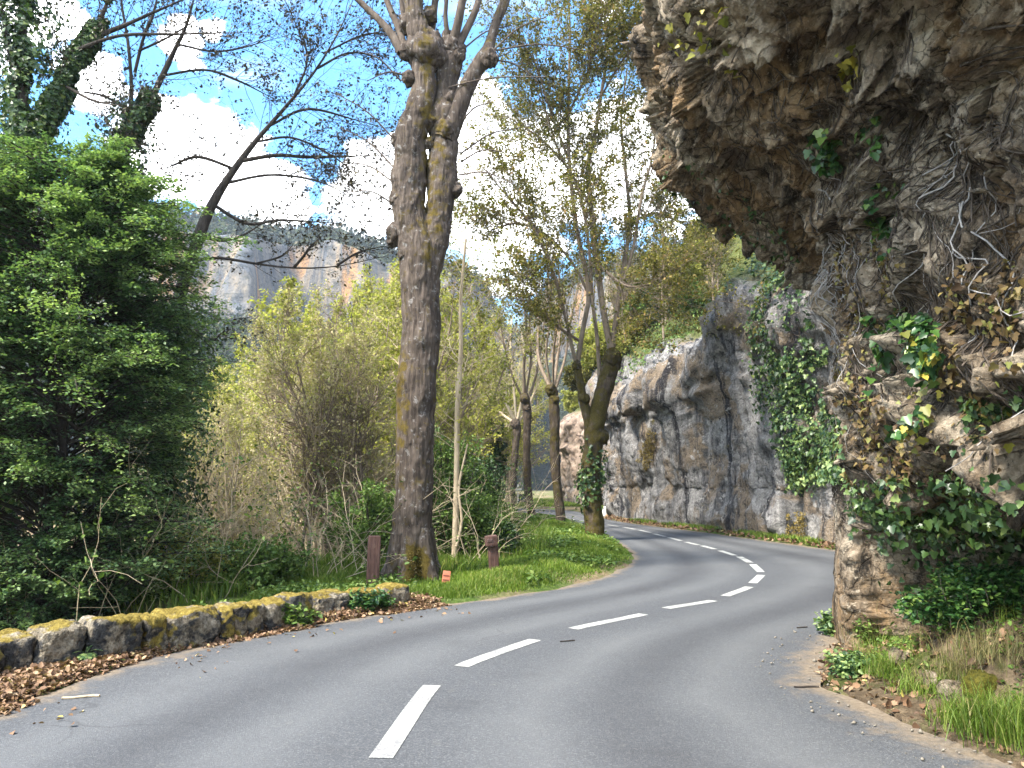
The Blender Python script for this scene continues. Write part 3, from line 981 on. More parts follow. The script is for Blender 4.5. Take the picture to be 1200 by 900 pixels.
def fine_twigs(T, L, starts, n1, L1, r1, n2=5, n3=0, ang=(.4, .9), wob=.12, lift=.1, leaf=(0, .04, 'diamond'), up=.2, t0=.15, k=3, rng=RNG, dense2=.55, seedl=None):
    """starts: list of paths (n,4). Grows two or three orders of twigs; leaves L on the last."""
    tipsets = []
    for path in starts:
        c = path[None, :, :3]
        ra = path[None, :, 3]
        s, d, l, r = spawn(c, ra, n1, t0, 1, ang, 1, rng)
        l = L1 * rng.uniform(.5, 1.3, len(s))
        A = walk(s, d, l, 6, wob, lift, rng)
        r = np.minimum(r, r1) * rng.uniform(.7, 1.1, len(s))
        Ar = taper(r, 6, .35)
        T.add(A, Ar, 4)
        if n2:
            s, d, l, r = spawn(A, Ar, n2, .2, 1, (.4, 1.0), dense2, rng)
            B = walk(s, d, l, 4, wob * 1.3, lift, rng)
            Br = taper(np.maximum(r, .0022), 4, .5)
            T.add(B, Br, k)
            last = B
            if n3:
                s, d, l, r = spawn(B, Br, n3, .25, 1, (.4, 1.0), .5, rng)
                Cc = walk(s, d, l, 3, wob * 1.5, lift, rng)
                T.add(Cc, taper(np.maximum(r, .0018), 3, .6), k)
                last = Cc
        else:
            last = A
        tipsets.append(last)
    if L is not None and leaf[0]:
        for B in tipsets:
            m_ = B.shape[1]
            n = leaf[0]
            pos = B[:, rng.integers(1, m_, n)] + rng.normal(0, leaf[1] * .5, (len(B), n, 3))
            L.scatter(pos.reshape(-1, 3), leaf[1], leaf[2], up=up, jitter=.45)
    return tipsets


def along(path, n, rng=RNG):
    t = rng.random(n) * (len(path) - 1)
    i = t.astype(int)
    return path[i] + (path[np.minimum(i + 1, len(path) - 1)] - path[i]) * (t - i)[:, None]


def ivy_on(L, path, n, spread, size, shape='ivy', up=.15, lump=2.5):
    q = along(path, n * 2)
    o = RNG.normal(size=(n * 2, 3)) * np.array([1, 1, .6])
    o = norm(o)
    pos = q[:, :3] + o * (q[:, 3] + spread * RNG.random(n * 2) ** 1.4)[:, None]
    keep = fbm(pos * lump, 3, seed=77) > -.12
    pos, o = pos[keep][:n], o[keep][:n]
    L.scatter(pos, size, shape, up=up, out=o, jitter=.4)


# ------------------------------------------------------------------ the big pollard by the road
YB = 11.6
b0 = P(483, 683, YB)
root = thing('pollarded_tree', 'tall thick pollarded tree with forked mossy trunk beside the road', 'tree', (b0[0], YB, float(gz(b0[0], YB)[0]) - .03))
T = Tubes()
main = px_path([(a, b_, w_ * .92) for a, b_, w_ in [(483, 700, 62), (483, 680, 55), (482, 660, 49), (483, 620, 48), (486, 560, 48), (487, 500, 49), (490, 440, 50), (494, 380, 48), (493, 330, 49), (490, 295, 50), (484, 262, 42), (480, 230, 34), (479, 195, 22)]], YB)
c0 = trunk(T, main, 300, 110, .035, .018, 100)
ls = px_path([(489, 300, 46), (480, 262, 41), (479, 225, 41), (480, 190, 40), (482, 160, 39), (491, 130, 36), (497, 105, 31), (497, 80, 30), (499, 58, 33), (489, 35, 29), (485, 10, 25), (483, -20, 27), (482, -60, 20)], YB, -.1)
c1 = trunk(T, ls, 240, 90, .06, .016, 110)
rs = px_path([(497, 330, 36), (508, 285, 33), (514, 255, 32), (517.5, 220, 34), (518.5, 190, 36), (520, 160, 36), (519, 135, 36), (522, 108, 28), (527, 80, 30), (530, 58, 30), (531, 44, 20)], YB, .12)
c2 = trunk(T, rs, 220, 80, .06, .016, 120)
rb = px_path([(520, 165, 30), (532, 138, 26), (545, 108, 21), (558, 82, 20), (568, 68, 22), (574, 52, 14), (582, 25, 12), (592, 0, 12), (604, -45, 9)], YB, .1)
c3 = trunk(T, rb, 120, 40, .03, .007, 130)
for kx, ky, kr, kd in [(464, 276, 13, -.02), (465, 232, 10, -.1), (466, 165, 9, -.1), (534, 222, 9, 0), (575, 68, 11, -.1), (500, 62, 24, -.05), (512, 66, 19, .05), (477, 60, 11, 0),
                       (530, 56, 18, .1), (537, 66, 9, 0), (522, 150, 12, -.1), (528, 120, 11, 0), (503, 140, 13, -.05), (480, 92, 10, -.1), (478, 30, 12, 0), (503, 18, 11, 0), (503, 168, 7, -.1)]:
    pc = P(kx, ky, YB + kd)
    rr = kr * YB / F
    knob(T, pc, (rr, rr, rr * 1.15), int(kx + ky))
# roots' flare
for a in np.linspace(0, 2 * np.pi, 7)[:-1]:
    e = np.array([math.cos(a + .4), math.sin(a + .4), 0])
    g0 = np.array([b0[0], YB, .02])
    trunk(T, np.array([[*(g0 + e * .16 + [0, 0, .75]), .15], [*(g0 + e * .26 + [0, 0, .3]), .13], [*(g0 + e * .42 + [0, 0, .0]), .11], [*(g0 + e * .6 + [0, 0, -.2]), .07]]), 24, 24, .04, .01, 140)


def moss_main(v):
    px, py, _ = proj(v)
    a = np.exp(-((px - 487) / 17) ** 2) * sstep(615, 655, py) * 1.0
    b_ = .45 * np.exp(-((px - 512) / 22) ** 2) * sstep(330, 260, py) * sstep(90, 140, py)
    c_ = .55 * sstep(490, 470, px) * sstep(380, 420, py) * sstep(560, 500, py)
    d_ = .5 * np.exp(-((px - 500) / 16) ** 2) * sstep(345, 300, py)
    return np.maximum.reduce([a, b_, c_, d_, .28 + 0 * a])


tr = solid(T, 'trunk', MAT_PLANE, root, moss_main)
# moss tufts at the foot
L = Leaves()
v = np.vstack(T.v)
mw = moss_main(v)
px, py, _ = proj(v)
kk = np.flatnonzero((mw > .8) & (py > 620) & (v[:, 1] < YB))
kk = RNG.choice(kk, 5000)
L.scatter(v[kk] + RNG.normal(0, .012, (5000, 3)), .028, 'diamond', up=.1, jitter=.5)
L.build('moss', MAT_MOSS, root)
# shoots of the pollard heads
T = Tubes()
shoots = [[(470, 62, 12), (462, 45, 11), (446, 25, 9), (425, 5, 8), (395, -25, 6), (350, -70, 4)], [(474, 55, 9), (466, 30, 9), (455, 5, 8), (440, -40, 6), (428, -90, 4)],
          [(500, 60, 9), (506, 35, 9), (510, 0, 9), (516, -50, 7), (520, -110, 4)], [(530, 52, 13), (536, 30, 12), (541, 5, 11), (549, -40, 9), (560, -110, 5)],
          [(535, 58, 11), (544, 40, 10), (556, 15, 9), (566, -15, 8), (590, -80, 5)], [(478, 40, 8), (473, 15, 8), (468, -15, 7), (455, -80, 4)], [(526, 48, 7), (522, 20, 6), (523, -20, 5), (510, -80, 3)]]
sp = []
for i, s_ in enumerate(shoots):
    c = catmull(px_path(s_, YB, RNG.uniform(-.6, .6)), 30)
    T.add(c[:, :3], c[:, 3], 10)
    sp.append(c)
sp += [c3[70:], c1[120:]]
thin = []
for (x0, y0, x1, y1) in [(500, 110, 640, 90), (575, 60, 690, 60), (540, 190, 590, 178), (538, 205, 600, 215), (540, 180, 610, 150), (465, 200, 400, 150), (468, 170, 395, 110), (463, 215, 402, 190),
                         (470, 95, 420, 60), (575, 62, 640, 20), (572, 70, 630, 95), (480, 90, 430, 95), (540, 60, 600, 30), (462, 240, 410, 225), (530, 110, 600, 60), (535, 150, 575, 120)]:
    mx, my = (x0 + x1) / 2, (y0 + y1) / 2 - 8
    c = catmull(px_path([(x0, y0, 2.6), (mx, my, 2.0), (x1, y1, 1.2)], YB, RNG.uniform(-.5, .4)), 12)
    T.add(c[:, :3], c[:, 3], 5)
    thin.append(c)
BL = Leaves()
fine_twigs(T, BL, sp, 9, .9, .007, 4, 0, (.3, .8), .1, .12, (1, .03, 'diamond'))
fine_twigs(T, BL, thin, 6, .45, .004, 3, 0, (.3, .8), .12, .12, (1, .028, 'diamond'))
T.build('shoots', MAT_DARKSHOOT, root)
BL.build('buds', MAT_BUD, root, kind='stuff')

# ------------------------------------------------------------------ bare and ivy-clad trees at upper left


def limb_tree(name, label, y, limbs, ivy=(), bark=MAT_DARKTWIG, tw=(9, 1.1, .009, 5, 3), bud=(2, .045), group=None, lean=.5, base=None, ivyn=4200, ivysize=.058):
    limbs = [[(a, b_, w_ * .8) for a, b_, w_ in l_] for l_ in limbs]
    first = px_path(limbs[0], y)
    b = base if base is not None else (first[0, 0], first[0, 1])
    root = thing(name, label, 'tree', (b[0], b[1], float(gz(b[0], b[1])[0]) - .05), group)
    T, S = Tubes(), []
    for i, l in enumerate(limbs):
        pth = px_path(l, y, 0 if i == 0 else RNG.uniform(-lean, lean))
        if i == 0:
            pth = np.vstack([[b[0], b[1], float(gz(b[0], b[1])[0]) - .2, pth[0, 3] * 1.5], pth])
        c = catmull(pth, 40)
        c[:, 3] *= np.interp(np.linspace(0, 1, 40), [0, .55, 1], [1, 1, .22])
        T.add(c[:, :3], c[:, 3] * (1 + .12 * fbm(c[:, :3] * 6, 2, seed=i)), 12)
        S.append(c)
    TW, BL = Tubes(), Leaves()
    fine_twigs(TW, BL, [c[4:] if i else c[int(len(c) * .55):] for i, c in enumerate(S)], tw[0], tw[1], tw[2], tw[3], tw[4], (.4, 1.1), .16, .06, (bud[0], bud[1], 'oval'), t0=.12)
    T.build('trunk', bark, root)
    TW.build('twigs', bark, root)
    BL.build('buds', MAT_BUD, root, kind='stuff')
    if ivy:
        L = Leaves()
        for i, share, spread in ivy:
            c = S[i][:int(len(S[i]) * share)] if share > 0 else S[i]
            ivy_on(L, c, ivyn, spread, ivysize)
        L.build('ivy', MAT_DARKLEAF, root)
    return root


limb_tree('ivy_clad_tree', 'dark trunk wrapped in ivy with forking limbs behind the big evergreen bush', 10.8,
          [[(24, 330, 26), (22, 240, 24), (26, 150, 22), (27, 70, 20), (29, -20, 17), (30, -90, 12)], [(24, 150, 14), (16, 80, 11), (4, 20, 8), (-10, -40, 6)],
           [(30, 175, 18), (62, 125, 17), (78, 92, 15), (104, 50, 10), (150, 28, 7), (195, 8, 6), (260, -20, 4)], [(60, 120, 13), (95, 62, 12), (118, 22, 10), (135, -25, 8)],
           [(80, 62, 6), (140, 42, 5), (210, 40, 4), (290, 38, 3)], [(75, 100, 5), (110, 118, 4), (150, 125, 3)]],
          ivy=[(0, 1, .66), (2, .5, .13), (3, .9, .09)], tw=(14, 1.0, .007, 5, 3), base=(P(24, 330, 10.8)[0], 10.8), ivyn=17000)
limb_tree('forked_bare_tree', 'bare tree forking in two above the evergreen bush with ivy in its fork', 11.6,
          [[(146, 260, 20), (146, 200, 18), (148, 165, 17), (152, 140, 12), (154, 100, 10), (150, 50, 10), (142, 0, 9), (138, -60, 6)],
           [(150, 165, 11), (165, 140, 10), (185, 100, 9), (205, 58, 8), (219, 28, 7), (231, -15, 6)], [(158, 85, 5), (168, 45, 5), (180, 15, 5), (188, -25, 4)],
           [(193, 88, 4), (240, 82, 3.6), (280, 95, 4), (325, 118, 3)], [(208, 52, 4), (260, 60, 3), (335, 42, 2.5)], [(152, 130, 5), (120, 112, 4), (85, 106, 3)], [(162, 60, 4), (200, 42, 3), (250, 10, 2)]],
          ivy=[(0, .75, .42), (1, .35, .14)], tw=(15, 1.0, .007, 5, 3), ivyn=8000)
limb_tree('leaning_bare_tree', 'bare budding tree leaning towards the big pollard with an ivy-covered foot', 12.4,
          [[(205, 390, 20), (226, 300, 19), (246, 245, 17), (270, 205, 14), (300, 165, 11), (335, 125, 9), (370, 82, 8), (398, 35, 6), (420, -15, 5)],
           [(285, 188, 7), (325, 182, 6), (365, 184, 5), (450, 182, 3)], [(275, 198, 5), (232, 184, 5), (200, 195, 4), (182, 202, 3)], [(315, 148, 4), (360, 128, 4), (415, 140, 3), (450, 150, 2)],
           [(262, 215, 5), (320, 205, 4), (380, 215, 3), (432, 245, 2)], [(345, 112, 4), (360, 70, 3), (350, 25, 3)], [(300, 166, 4), (345, 162, 3.5), (400, 190, 3), (430, 225, 2)], [(372, 80, 4), (410, 62, 3), (455, 70, 2)],
           [(250, 240, 6), (290, 262, 5), (330, 258, 4), (400, 262, 3)], [(380, 62, 3), (430, 40, 3), (470, 45, 2)]],
          ivy=[(0, .45, .75)], tw=(18, 1.1, .007, 6, 3), ivyn=11000, bud=(2, .05))
limb_tree('low_branching_tree', 'thin dark tree reaching a long level branch across the distant cliff', 12.9,
          [[(150, 420, 14), (165, 365, 11), (195, 322, 8), (240, 303, 7), (270, 304, 7), (300, 309, 6), (345, 314, 5.5), (395, 312, 5), (452, 300, 4)],
           [(345, 313, 5), (356, 300, 4), (364, 289, 4), (378, 276, 3)], [(395, 311, 4), (420, 296, 3), (450, 288, 2)], [(225, 275, 4), (262, 282, 4), (295, 270, 3), (330, 240, 2)],
           [(225, 382, 4), (246, 400, 3), (262, 390, 2.5), (280, 396, 2)], [(200, 360, 5), (225, 375, 4), (240, 398, 3), (250, 420, 2)], [(300, 309, 3), (330, 300, 3), (345, 285, 2)]],
          tw=(10, .6, .005, 4, 2), bud=(2, .05), lean=.3)

# ------------------------------------------------------------------ the row of pollards round the bend


def roadside(label, y, stems, shoot_px, knobs, moss=.5, tw=(20, 1.6, .012, 6, 4), leaf=(3, .07), shootmat=MAT_SHOOT, leafmat=MAT_OLIVELEAF, ivy=None, seed=0, ang=(.25, .7)):
    f = px_path(stems[0], y)
    b = (f[0, 0], f[0, 1])
    root = thing('roadside_tree', label, 'tree', (b[0], b[1], float(gz(*b)[0]) - .03), 'pollarded trees along the bend')
    T = Tubes()
    for i, s_ in enumerate(stems):
        p_ = px_path(s_, y)
        if i == 0:
            p_[0, 2] = float(gz(*b)[0]) - .15
        trunk(T, p_, 110, 44, .06, .014, 200 + seed + i)
    for (kx, ky, kr) in knobs:
        rr = kr * y / F
        knob(T, P(kx, ky, y - .05), (rr, rr, rr * 1.1), seed + int(kx))
    solid(T, 'trunk', MAT_PLANE2, root, lambda v: moss + .35 * fbm(v * 1.2, 2, seed=seed))
    S, S2, L = Tubes(), [], Leaves()
    for s_ in shoot_px:
        c = catmull(px_path(s_, y, RNG.uniform(-2.0, 2.0)), 26)
        S.add(c[:, :3], c[:, 3], 7)
        S2.append(c)
    fine_twigs(S, L, S2, *tw, ang, .12, .06, (leaf[0], leaf[1], 'oval'), t0=.2)
    S.build('shoots', shootmat, root)
    L.build('leaves', leafmat, root)
    if ivy:
        L = Leaves()
        for (ax, ay, aw, n) in ivy:
            k = P(ax, ay, y)
            ivy_on(L, np.array([[*(k - [0, 0, .5]), .28], [*k, .30], [*(k + [0, 0, .5]), .28]]), n, .12, .09)
        L.build('ivy', MAT_DARKLEAF, root)
    return root


roadside('mossy pollard nearest on the grass bank with a V fork and leafy tall shoots', 20.3,
         [[(697, 636, 27), (697, 620, 23), (695, 585, 21), (694, 540, 22), (697, 505, 22), (703, 475, 21), (711, 448, 21), (716, 425, 20), (717, 410, 13)],
          [(694, 520, 16), (690, 495, 12), (683, 465, 9.5), (678, 440, 9), (676, 425, 8)]],
         [[(676, 428, 7), (683, 385, 6), (690, 340, 6), (676, 270, 5.5), (667, 190, 5), (666, 120, 4), (668, 40, 3), (665, -10, 2)],
          [(717, 415, 9), (707, 365, 8), (700, 310, 8), (692, 240, 7), (689, 195, 6), (697, 160, 5), (706, 100, 4), (715, 40, 3), (722, -10, 2)],
          [(715, 420, 7), (722, 370, 6), (731, 310, 6), (738, 260, 5), (733, 200, 4), (728, 140, 3), (735, 80, 2)],
          [(703, 450, 6), (700, 400, 5), (694, 350, 4.5), (690, 290, 4), (680, 230, 3), (648, 160, 2.5), (630, 90, 2)],
          [(718, 412, 6), (726, 350, 5), (742, 290, 4), (752, 230, 4), (765, 180, 3), (770, 120, 2)],
          [(675, 428, 5), (662, 370, 4), (645, 310, 4), (620, 260, 3), (590, 225, 2), (570, 200, 2)],
          [(690, 345, 4), (672, 310, 3.5), (640, 275, 3), (605, 262, 2.5), (575, 270, 2)], [(692, 240, 4), (660, 190, 3), (630, 160, 2.5), (600, 140, 2)], [(667, 190, 3.5), (645, 130, 3), (625, 70, 2.5), (600, 40, 2)],
          [(706, 110, 3), (730, 70, 2.5), (755, 40, 2)], [(738, 260, 3.5), (770, 250, 3), (800, 262, 2)], [(700, 310, 4), (735, 335, 3), (775, 330, 2)], [(668, 130, 3), (690, 80, 2.5), (700, 30, 2)], [(680, 400, 4), (650, 380, 3), (620, 350, 2)]],
         [(717, 420, 11), (711, 437, 9), (676, 428, 5.5), (690, 545, 10), (703, 512, 10), (684, 466, 7), (722, 428, 6)], .55, (24, 2.1, .012, 9, 5), (6, .066), seed=1,
         ivy=[(697, 545, 22, 260), (691, 575, 20, 300)])
roadside('thin leaning pollard between the mossy V-forked one and the darkest trunk', 25.2,
         [[(658, 624, 14), (657, 605, 11), (653, 570, 10), (650, 530, 11), (650, 490, 12), (648, 462, 12), (645, 452, 10)]],
         [[(645, 455, 5), (634, 430, 4.5), (630, 410, 4), (631, 380, 3), (628, 330, 2)], [(649, 455, 4), (653, 420, 4), (657, 380, 3), (655, 320, 2)], [(650, 458, 4), (662, 420, 3), (668, 380, 3), (678, 330, 2)],
          [(646, 455, 3), (640, 415, 3), (645, 360, 2), (640, 300, 2)], [(648, 455, 3), (650, 400, 2.5), (662, 350, 2)]],
         [(646, 457, 7), (650, 468, 6)], .35, (12, 1.4, .012, 6, 3), (2, .085), seed=2, ang=(.2, .6))
roadside('slim dark pollard with a bent trunk behind the leaning one', 30.4,
         [[(624, 616, 12), (622, 596, 9), (618, 565, 9), (617, 520, 9), (618, 490, 10), (616, 470, 11), (614, 462, 9)]],
         [[(615, 465, 4), (614, 430, 3.5), (617, 390, 3), (612, 340, 2)], [(619, 468, 3.5), (628, 440, 3), (634, 405, 2.5), (640, 360, 2)], [(612, 465, 3), (600, 440, 3), (592, 410, 2), (585, 370, 2)],
          [(616, 465, 3), (622, 420, 2.5), (620, 370, 2)]],
         [(615, 468, 6), (618, 478, 5)], .3, (12, 1.5, .014, 6, 3), (2, .095), seed=3, ang=(.2, .6))
roadside('farthest pollard in the row with a pale spreading head of shoots', 40.5,
         [[(598, 604, 12), (599, 585, 9), (602, 555, 8), (604, 525, 8), (606, 505, 9), (604, 492, 9)]],
         [[(604, 495, 4), (592, 470, 3.5), (582, 445, 3), (570, 410, 2)], [(606, 495, 4), (612, 465, 3), (616, 430, 2.5), (610, 380, 2)], [(602, 495, 3.5), (588, 485, 3), (572, 470, 2), (555, 450, 2)],
          [(605, 495, 3), (602, 455, 3), (598, 410, 2), (600, 370, 2)], [(607, 497, 3), (622, 470, 2.5), (632, 445, 2)]],
         [(604, 497, 5.5)], .1, (14, 2.2, .018, 7, 3), (2, .11), shootmat=MAT_PALE, leafmat=MAT_TWIGLEAF, seed=4, ang=(.25, .8))

# ------------------------------------------------------------------ the evergreen bush at left
bx_, by_c = -5.5, 9.35
gb = float(gz(bx_, by_c)[0])
root = thing('evergreen_bush', 'tall dense evergreen bush with drooping sprays behind the low wall', 'bush', (bx_, by_c, gb))
T, L = Tubes(), Leaves()
# outline: half width at each height (world)
hz = np.array([-2.5, -.6, .2, .9, 1.7, 2.8, 3.8, 4.6, 5.2, 5.7])
hr = np.array([.8, 1.10, 1.28, 1.42, 1.56, 1.66, 1.60, 1.36, .98, .3]) * .88
nb = 760
z0 = RNG.uniform(-1.6, 5.5, nb)
az = RNG.uniform(0, 2 * np.pi, nb)
Rl = np.interp(z0, hz, hr) * (.86 + .16 * RNG.random(nb) + .22 * (RNG.random(nb) < .09)) * (1 + .14 * np.sin(az * 3 + z0 * 1.6) + .08 * np.sin(az * 7 - z0 * 3))
widen = 1 + .35 * np.maximum(-np.cos(az), 0)              # it spreads farther out of the frame
axp = np.c_[bx_ + RNG.normal(0, .16, nb), by_c + RNG.normal(0, .16, nb), z0 - .25 * Rl]
dr_ = np.c_[np.cos(az), np.sin(az), .75 + .35 * RNG.random(nb)]
A = walk(axp, dr_, Rl * widen * 1.22, 9, .07, -.115)
Ar = taper(np.full(nb, .017), 9, .25)
T.add(A, Ar, 4)
for s_ in range(5):
    st = np.array([[bx_ + RNG.normal(0, .12), by_c + RNG.normal(0, .12), gb - .2], [bx_ + RNG.normal(0, .3), by_c + RNG.normal(0, .3), 1.2], [bx_ + RNG.normal(0, .25), by_c + RNG.normal(0, .25), 3.4], [bx_ + RNG.normal(0, .15), by_c + RNG.normal(0, .15), 5.1]])
    c = catmull(np.c_[st, [.07, .055, .04, .012]], 30)
    T.add(c[:, :3], c[:, 3], 8)
s, d, l, r = spawn(A, Ar, 15, .3, 1, (.6, 1.1), .27, taper=.4)
d = norm(d * np.array([1, 1, .45]))
B = walk(s, d, l, 4, .1, -.06)
T.add(B, taper(np.maximum(r, .003), 4, .5), 3)
n = 30
for half in (0, 1):
    ix = RNG.integers(0, 5, (len(B), n // 2))
    pos = B[np.arange(len(B))[:, None], ix] + RNG.normal(0, .03, (len(B), n // 2, 3)) * np.array([1.3, 1.3, .6])
    pos = pos.reshape(-1, 3)
    N_ = len(pos)
    nr_ = RNG.normal(0, .38, (N_, 3)) + np.array([0, 0, 1.0])
    out = pos - np.array([bx_, by_c, 0])
    ax_ = norm(out * np.array([1, 1, 0])) + RNG.normal(0, .8, (N_, 3)) + np.array([0, 0, -.25])
    # each bough has its own tone; leaves farther from the axis are paler
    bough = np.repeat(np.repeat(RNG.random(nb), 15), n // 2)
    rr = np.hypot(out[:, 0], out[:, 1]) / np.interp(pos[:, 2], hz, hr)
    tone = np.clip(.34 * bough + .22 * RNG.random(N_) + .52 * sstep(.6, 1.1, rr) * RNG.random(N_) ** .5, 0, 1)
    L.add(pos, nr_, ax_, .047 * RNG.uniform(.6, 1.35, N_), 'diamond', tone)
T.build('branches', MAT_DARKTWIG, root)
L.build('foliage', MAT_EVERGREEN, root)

# ------------------------------------------------------------------ slim pale tree right of the big pollard
y_ = 14.2
b_ = P(533, 676, y_)
root = thing('pale_sapling', 'slender pale straight sapling just right of the big pollard', 'tree', (b_[0], y_, float(gz(b_[0], y_)[0]) - .05))
T, L = Tubes(), Leaves()
c = catmull(px_path([(530, 690, 8), (533, 640, 7.5), (535, 560, 7), (536, 480, 6.5), (540, 410, 5.5), (540, 350, 4.5), (546, 280, 3)], y_), 60)
c[0, 2] = float(gz(b_[0], y_)[0]) - .1
T.add(c[:, :3], c[:, 3], 10)
c_b = catmull(px_path([(535, 640, 4), (541, 610, 3.5), (538, 570, 3), (548, 520, 2)], y_ - .1), 20)
T.add(c_b[:, :3], c_b[:, 3], 6)
fine_twigs(T, L, [c[14:]], 34, 1.25, .008, 6, 3, (.7, 1.3), .14, .03, (2, .045, 'oval'))
T.build('trunk', MAT_PALE, root)
L.build('leaves', MAT_WOODLEAF, root)

# ------------------------------------------------------------------ woodland trees


def wood_tree(name, label, h, group, leafmat, barkmat, nl=(30, 9, 4), leaf=(5, .075), spread=.36, fork=0, ang=(.5, 1.0), r0=.075, lift=.06):
    root = thing(name, label, 'tree', (0, 0, 0), group)
    T, L, S = Tubes(), Leaves(), []
    for f_ in range(fork + 1):
        e = RNG.normal(0, .05 + .06 * fork, 2) * h
        path = np.array([[0, 0, -.4], [e[0] * .15, e[1] * .15, h * .25], [e[0] * .4, e[1] * .5, h * .55], [e[0] * .8, e[1] * .9, h * .8], [e[0], e[1], h]])
        path[1:-1, :2] += RNG.normal(0, .012 * h, (3, 2))
        c = catmull(np.c_[path, [r0, r0 * .85, r0 * .6, r0 * .35, .012]], 26)
        T.add(c[:, :3], c[:, 3], 6)
        c1_ = c[None, 6:, :3]
        s, d, l, r = spawn(c1_, c[None, 6:, 3], nl[0] // (fork + 1), 0, 1, ang, spread, taper=.55)
        A = walk(s, d, l, 6, .1, lift)
        Ar = taper(np.clip(r, .012, .035), 6, .35)
        T.add(A, Ar, 4)
        s, d, l, r = spawn(A, Ar, nl[1], .15, 1, (.4, .95), .5)
        B = walk(s, d, l, 4, .13, .05)
        Br = taper(np.maximum(r, .007), 4, .6)
        T.add(B, Br, 3)
        s, d, l, r = spawn(B, Br, nl[2], .15, 1, (.4, .95), .55)
        C3 = walk(s, d, l, 3, .15, .05)
        T.add(C3, taper(np.maximum(r, .005), 3, .7), 3)
        n_ = leaf[0]
        pos = C3[:, RNG.integers(1, 4, n_)] + RNG.normal(0, .06, (len(C3), n_, 3))
        pos = pos.reshape(-1, 3)
        keep = fbm(pos * .9, 2, seed=int(h * 10)) > -.25
        L.scatter(pos[keep], leaf[1], 'diamond', up=.25, jitter=.5)
    T.build('trunk', barkmat, root)
    L.build('crown', leafmat, root)
    return root


G1, G2, G3 = 'olive young trees of the valley wood', 'bare beige trees of the valley wood', 'green bushy trees of the valley wood'
PROTO = [wood_tree('woodland_tree', 'slender pale tree with yellow-olive spring leaves in the valley wood', 9.0, G1, MAT_WOODLEAF, MAT_PALE, (36, 10, 4), (6, .12)),
         wood_tree('woodland_tree', 'slender pale tree with yellow-olive spring leaves in the valley wood', 8.0, G1, MAT_WOODLEAF, MAT_SHOOT, (34, 10, 4), (7, .115), fork=1),
         wood_tree('bare_woodland_tree', 'thin bare tree with beige twigs in the valley wood', 7.5, G2, MAT_TWIGLEAF, MAT_PALE, (38, 11, 4), (4, .09), spread=.42, fork=2),
         wood_tree('bare_woodland_tree', 'thin bare tree with beige twigs in the valley wood', 8.5, G2, MAT_TWIGLEAF, MAT_SHOOT, (38, 11, 4), (4, .085), spread=.38, fork=1),
         wood_tree('bushy_tree', 'low bushy green tree standing in the valley wood', 4.5, G3, MAT_SHRUB, MAT_DARKTWIG, (30, 10, 5), (7, .085), spread=.5, fork=3, r0=.05)]
TOPLINE = np.array([(190, 430), (215, 420), (250, 400), (300, 388), (340, 372), (380, 345), (410, 318), (440, 296), (470, 290), (500, 318), (530, 335), (560, 345), (585, 365), (603, 390), (612, 470), (622, 520)], float)


def place_wood(proto, x, y, s, rz, first):
    o = proto if first else copy_tree(proto)
    o.location = (float(x), float(y), float(gz(x, y)[0]) - .1)
    o.scale = (s, s, s * RNG.uniform(.95, 1.15))
    o.rotation_euler = (0, 0, rz)
    return o


used = [False] * len(PROTO)
PH = [9.0, 8.0, 7.5, 8.5, 4.5]
cnt = 0
for ring, (ya, yb, n) in enumerate([(13, 19, 20), (19, 30, 26), (30, 48, 30), (48, 75, 40), (75, 118, 36)]):
    for i in range(n):
        y = ya + (yb - ya) * RNG.random()
        px = 195 + (618 - 195) * (i + RNG.random()) / n
        if ring == 0 and 440 < px < 625:
            continue
        if px > 600:
            continue
        if y < 33 and px > 556:
            continue
        x = (px - 600) / F * y
        g = float(gz(x, y)[0])
        top = np.interp(px, TOPLINE[:, 0], TOPLINE[:, 1]) + RNG.uniform(0, 45) * (1 if ring > 2 else 1.6)
        hmax = P(px, top, y)[2] - g
        wts = [.28, .20, .29, .23, .0] if px < 330 else [.42, .30, .15, .13, .0] if ring < 3 else [.40, .28, .15, .13, .04]
        if ring == 0:
            wts = [.12, .08, .44, .36, .0]
        k = RNG.choice(5, p=wts)
        s = np.clip((.95 if px > 350 else .84) * hmax / PH[k], .3, 1.35 if ring > 2 else 1.1) * RNG.uniform(.85, 1.0)
        if hmax < 1.5:
            continue
        place_wood(PROTO[k], x, y, s, RNG.uniform(0, 6.28), not used[k])
        used[k] = True
        cnt += 1
for k in range(5):
    if not used[k]:
        place_wood(PROTO[k], -12, 30, 1, 0, True)

# ------------------------------------------------------------------ shrubs


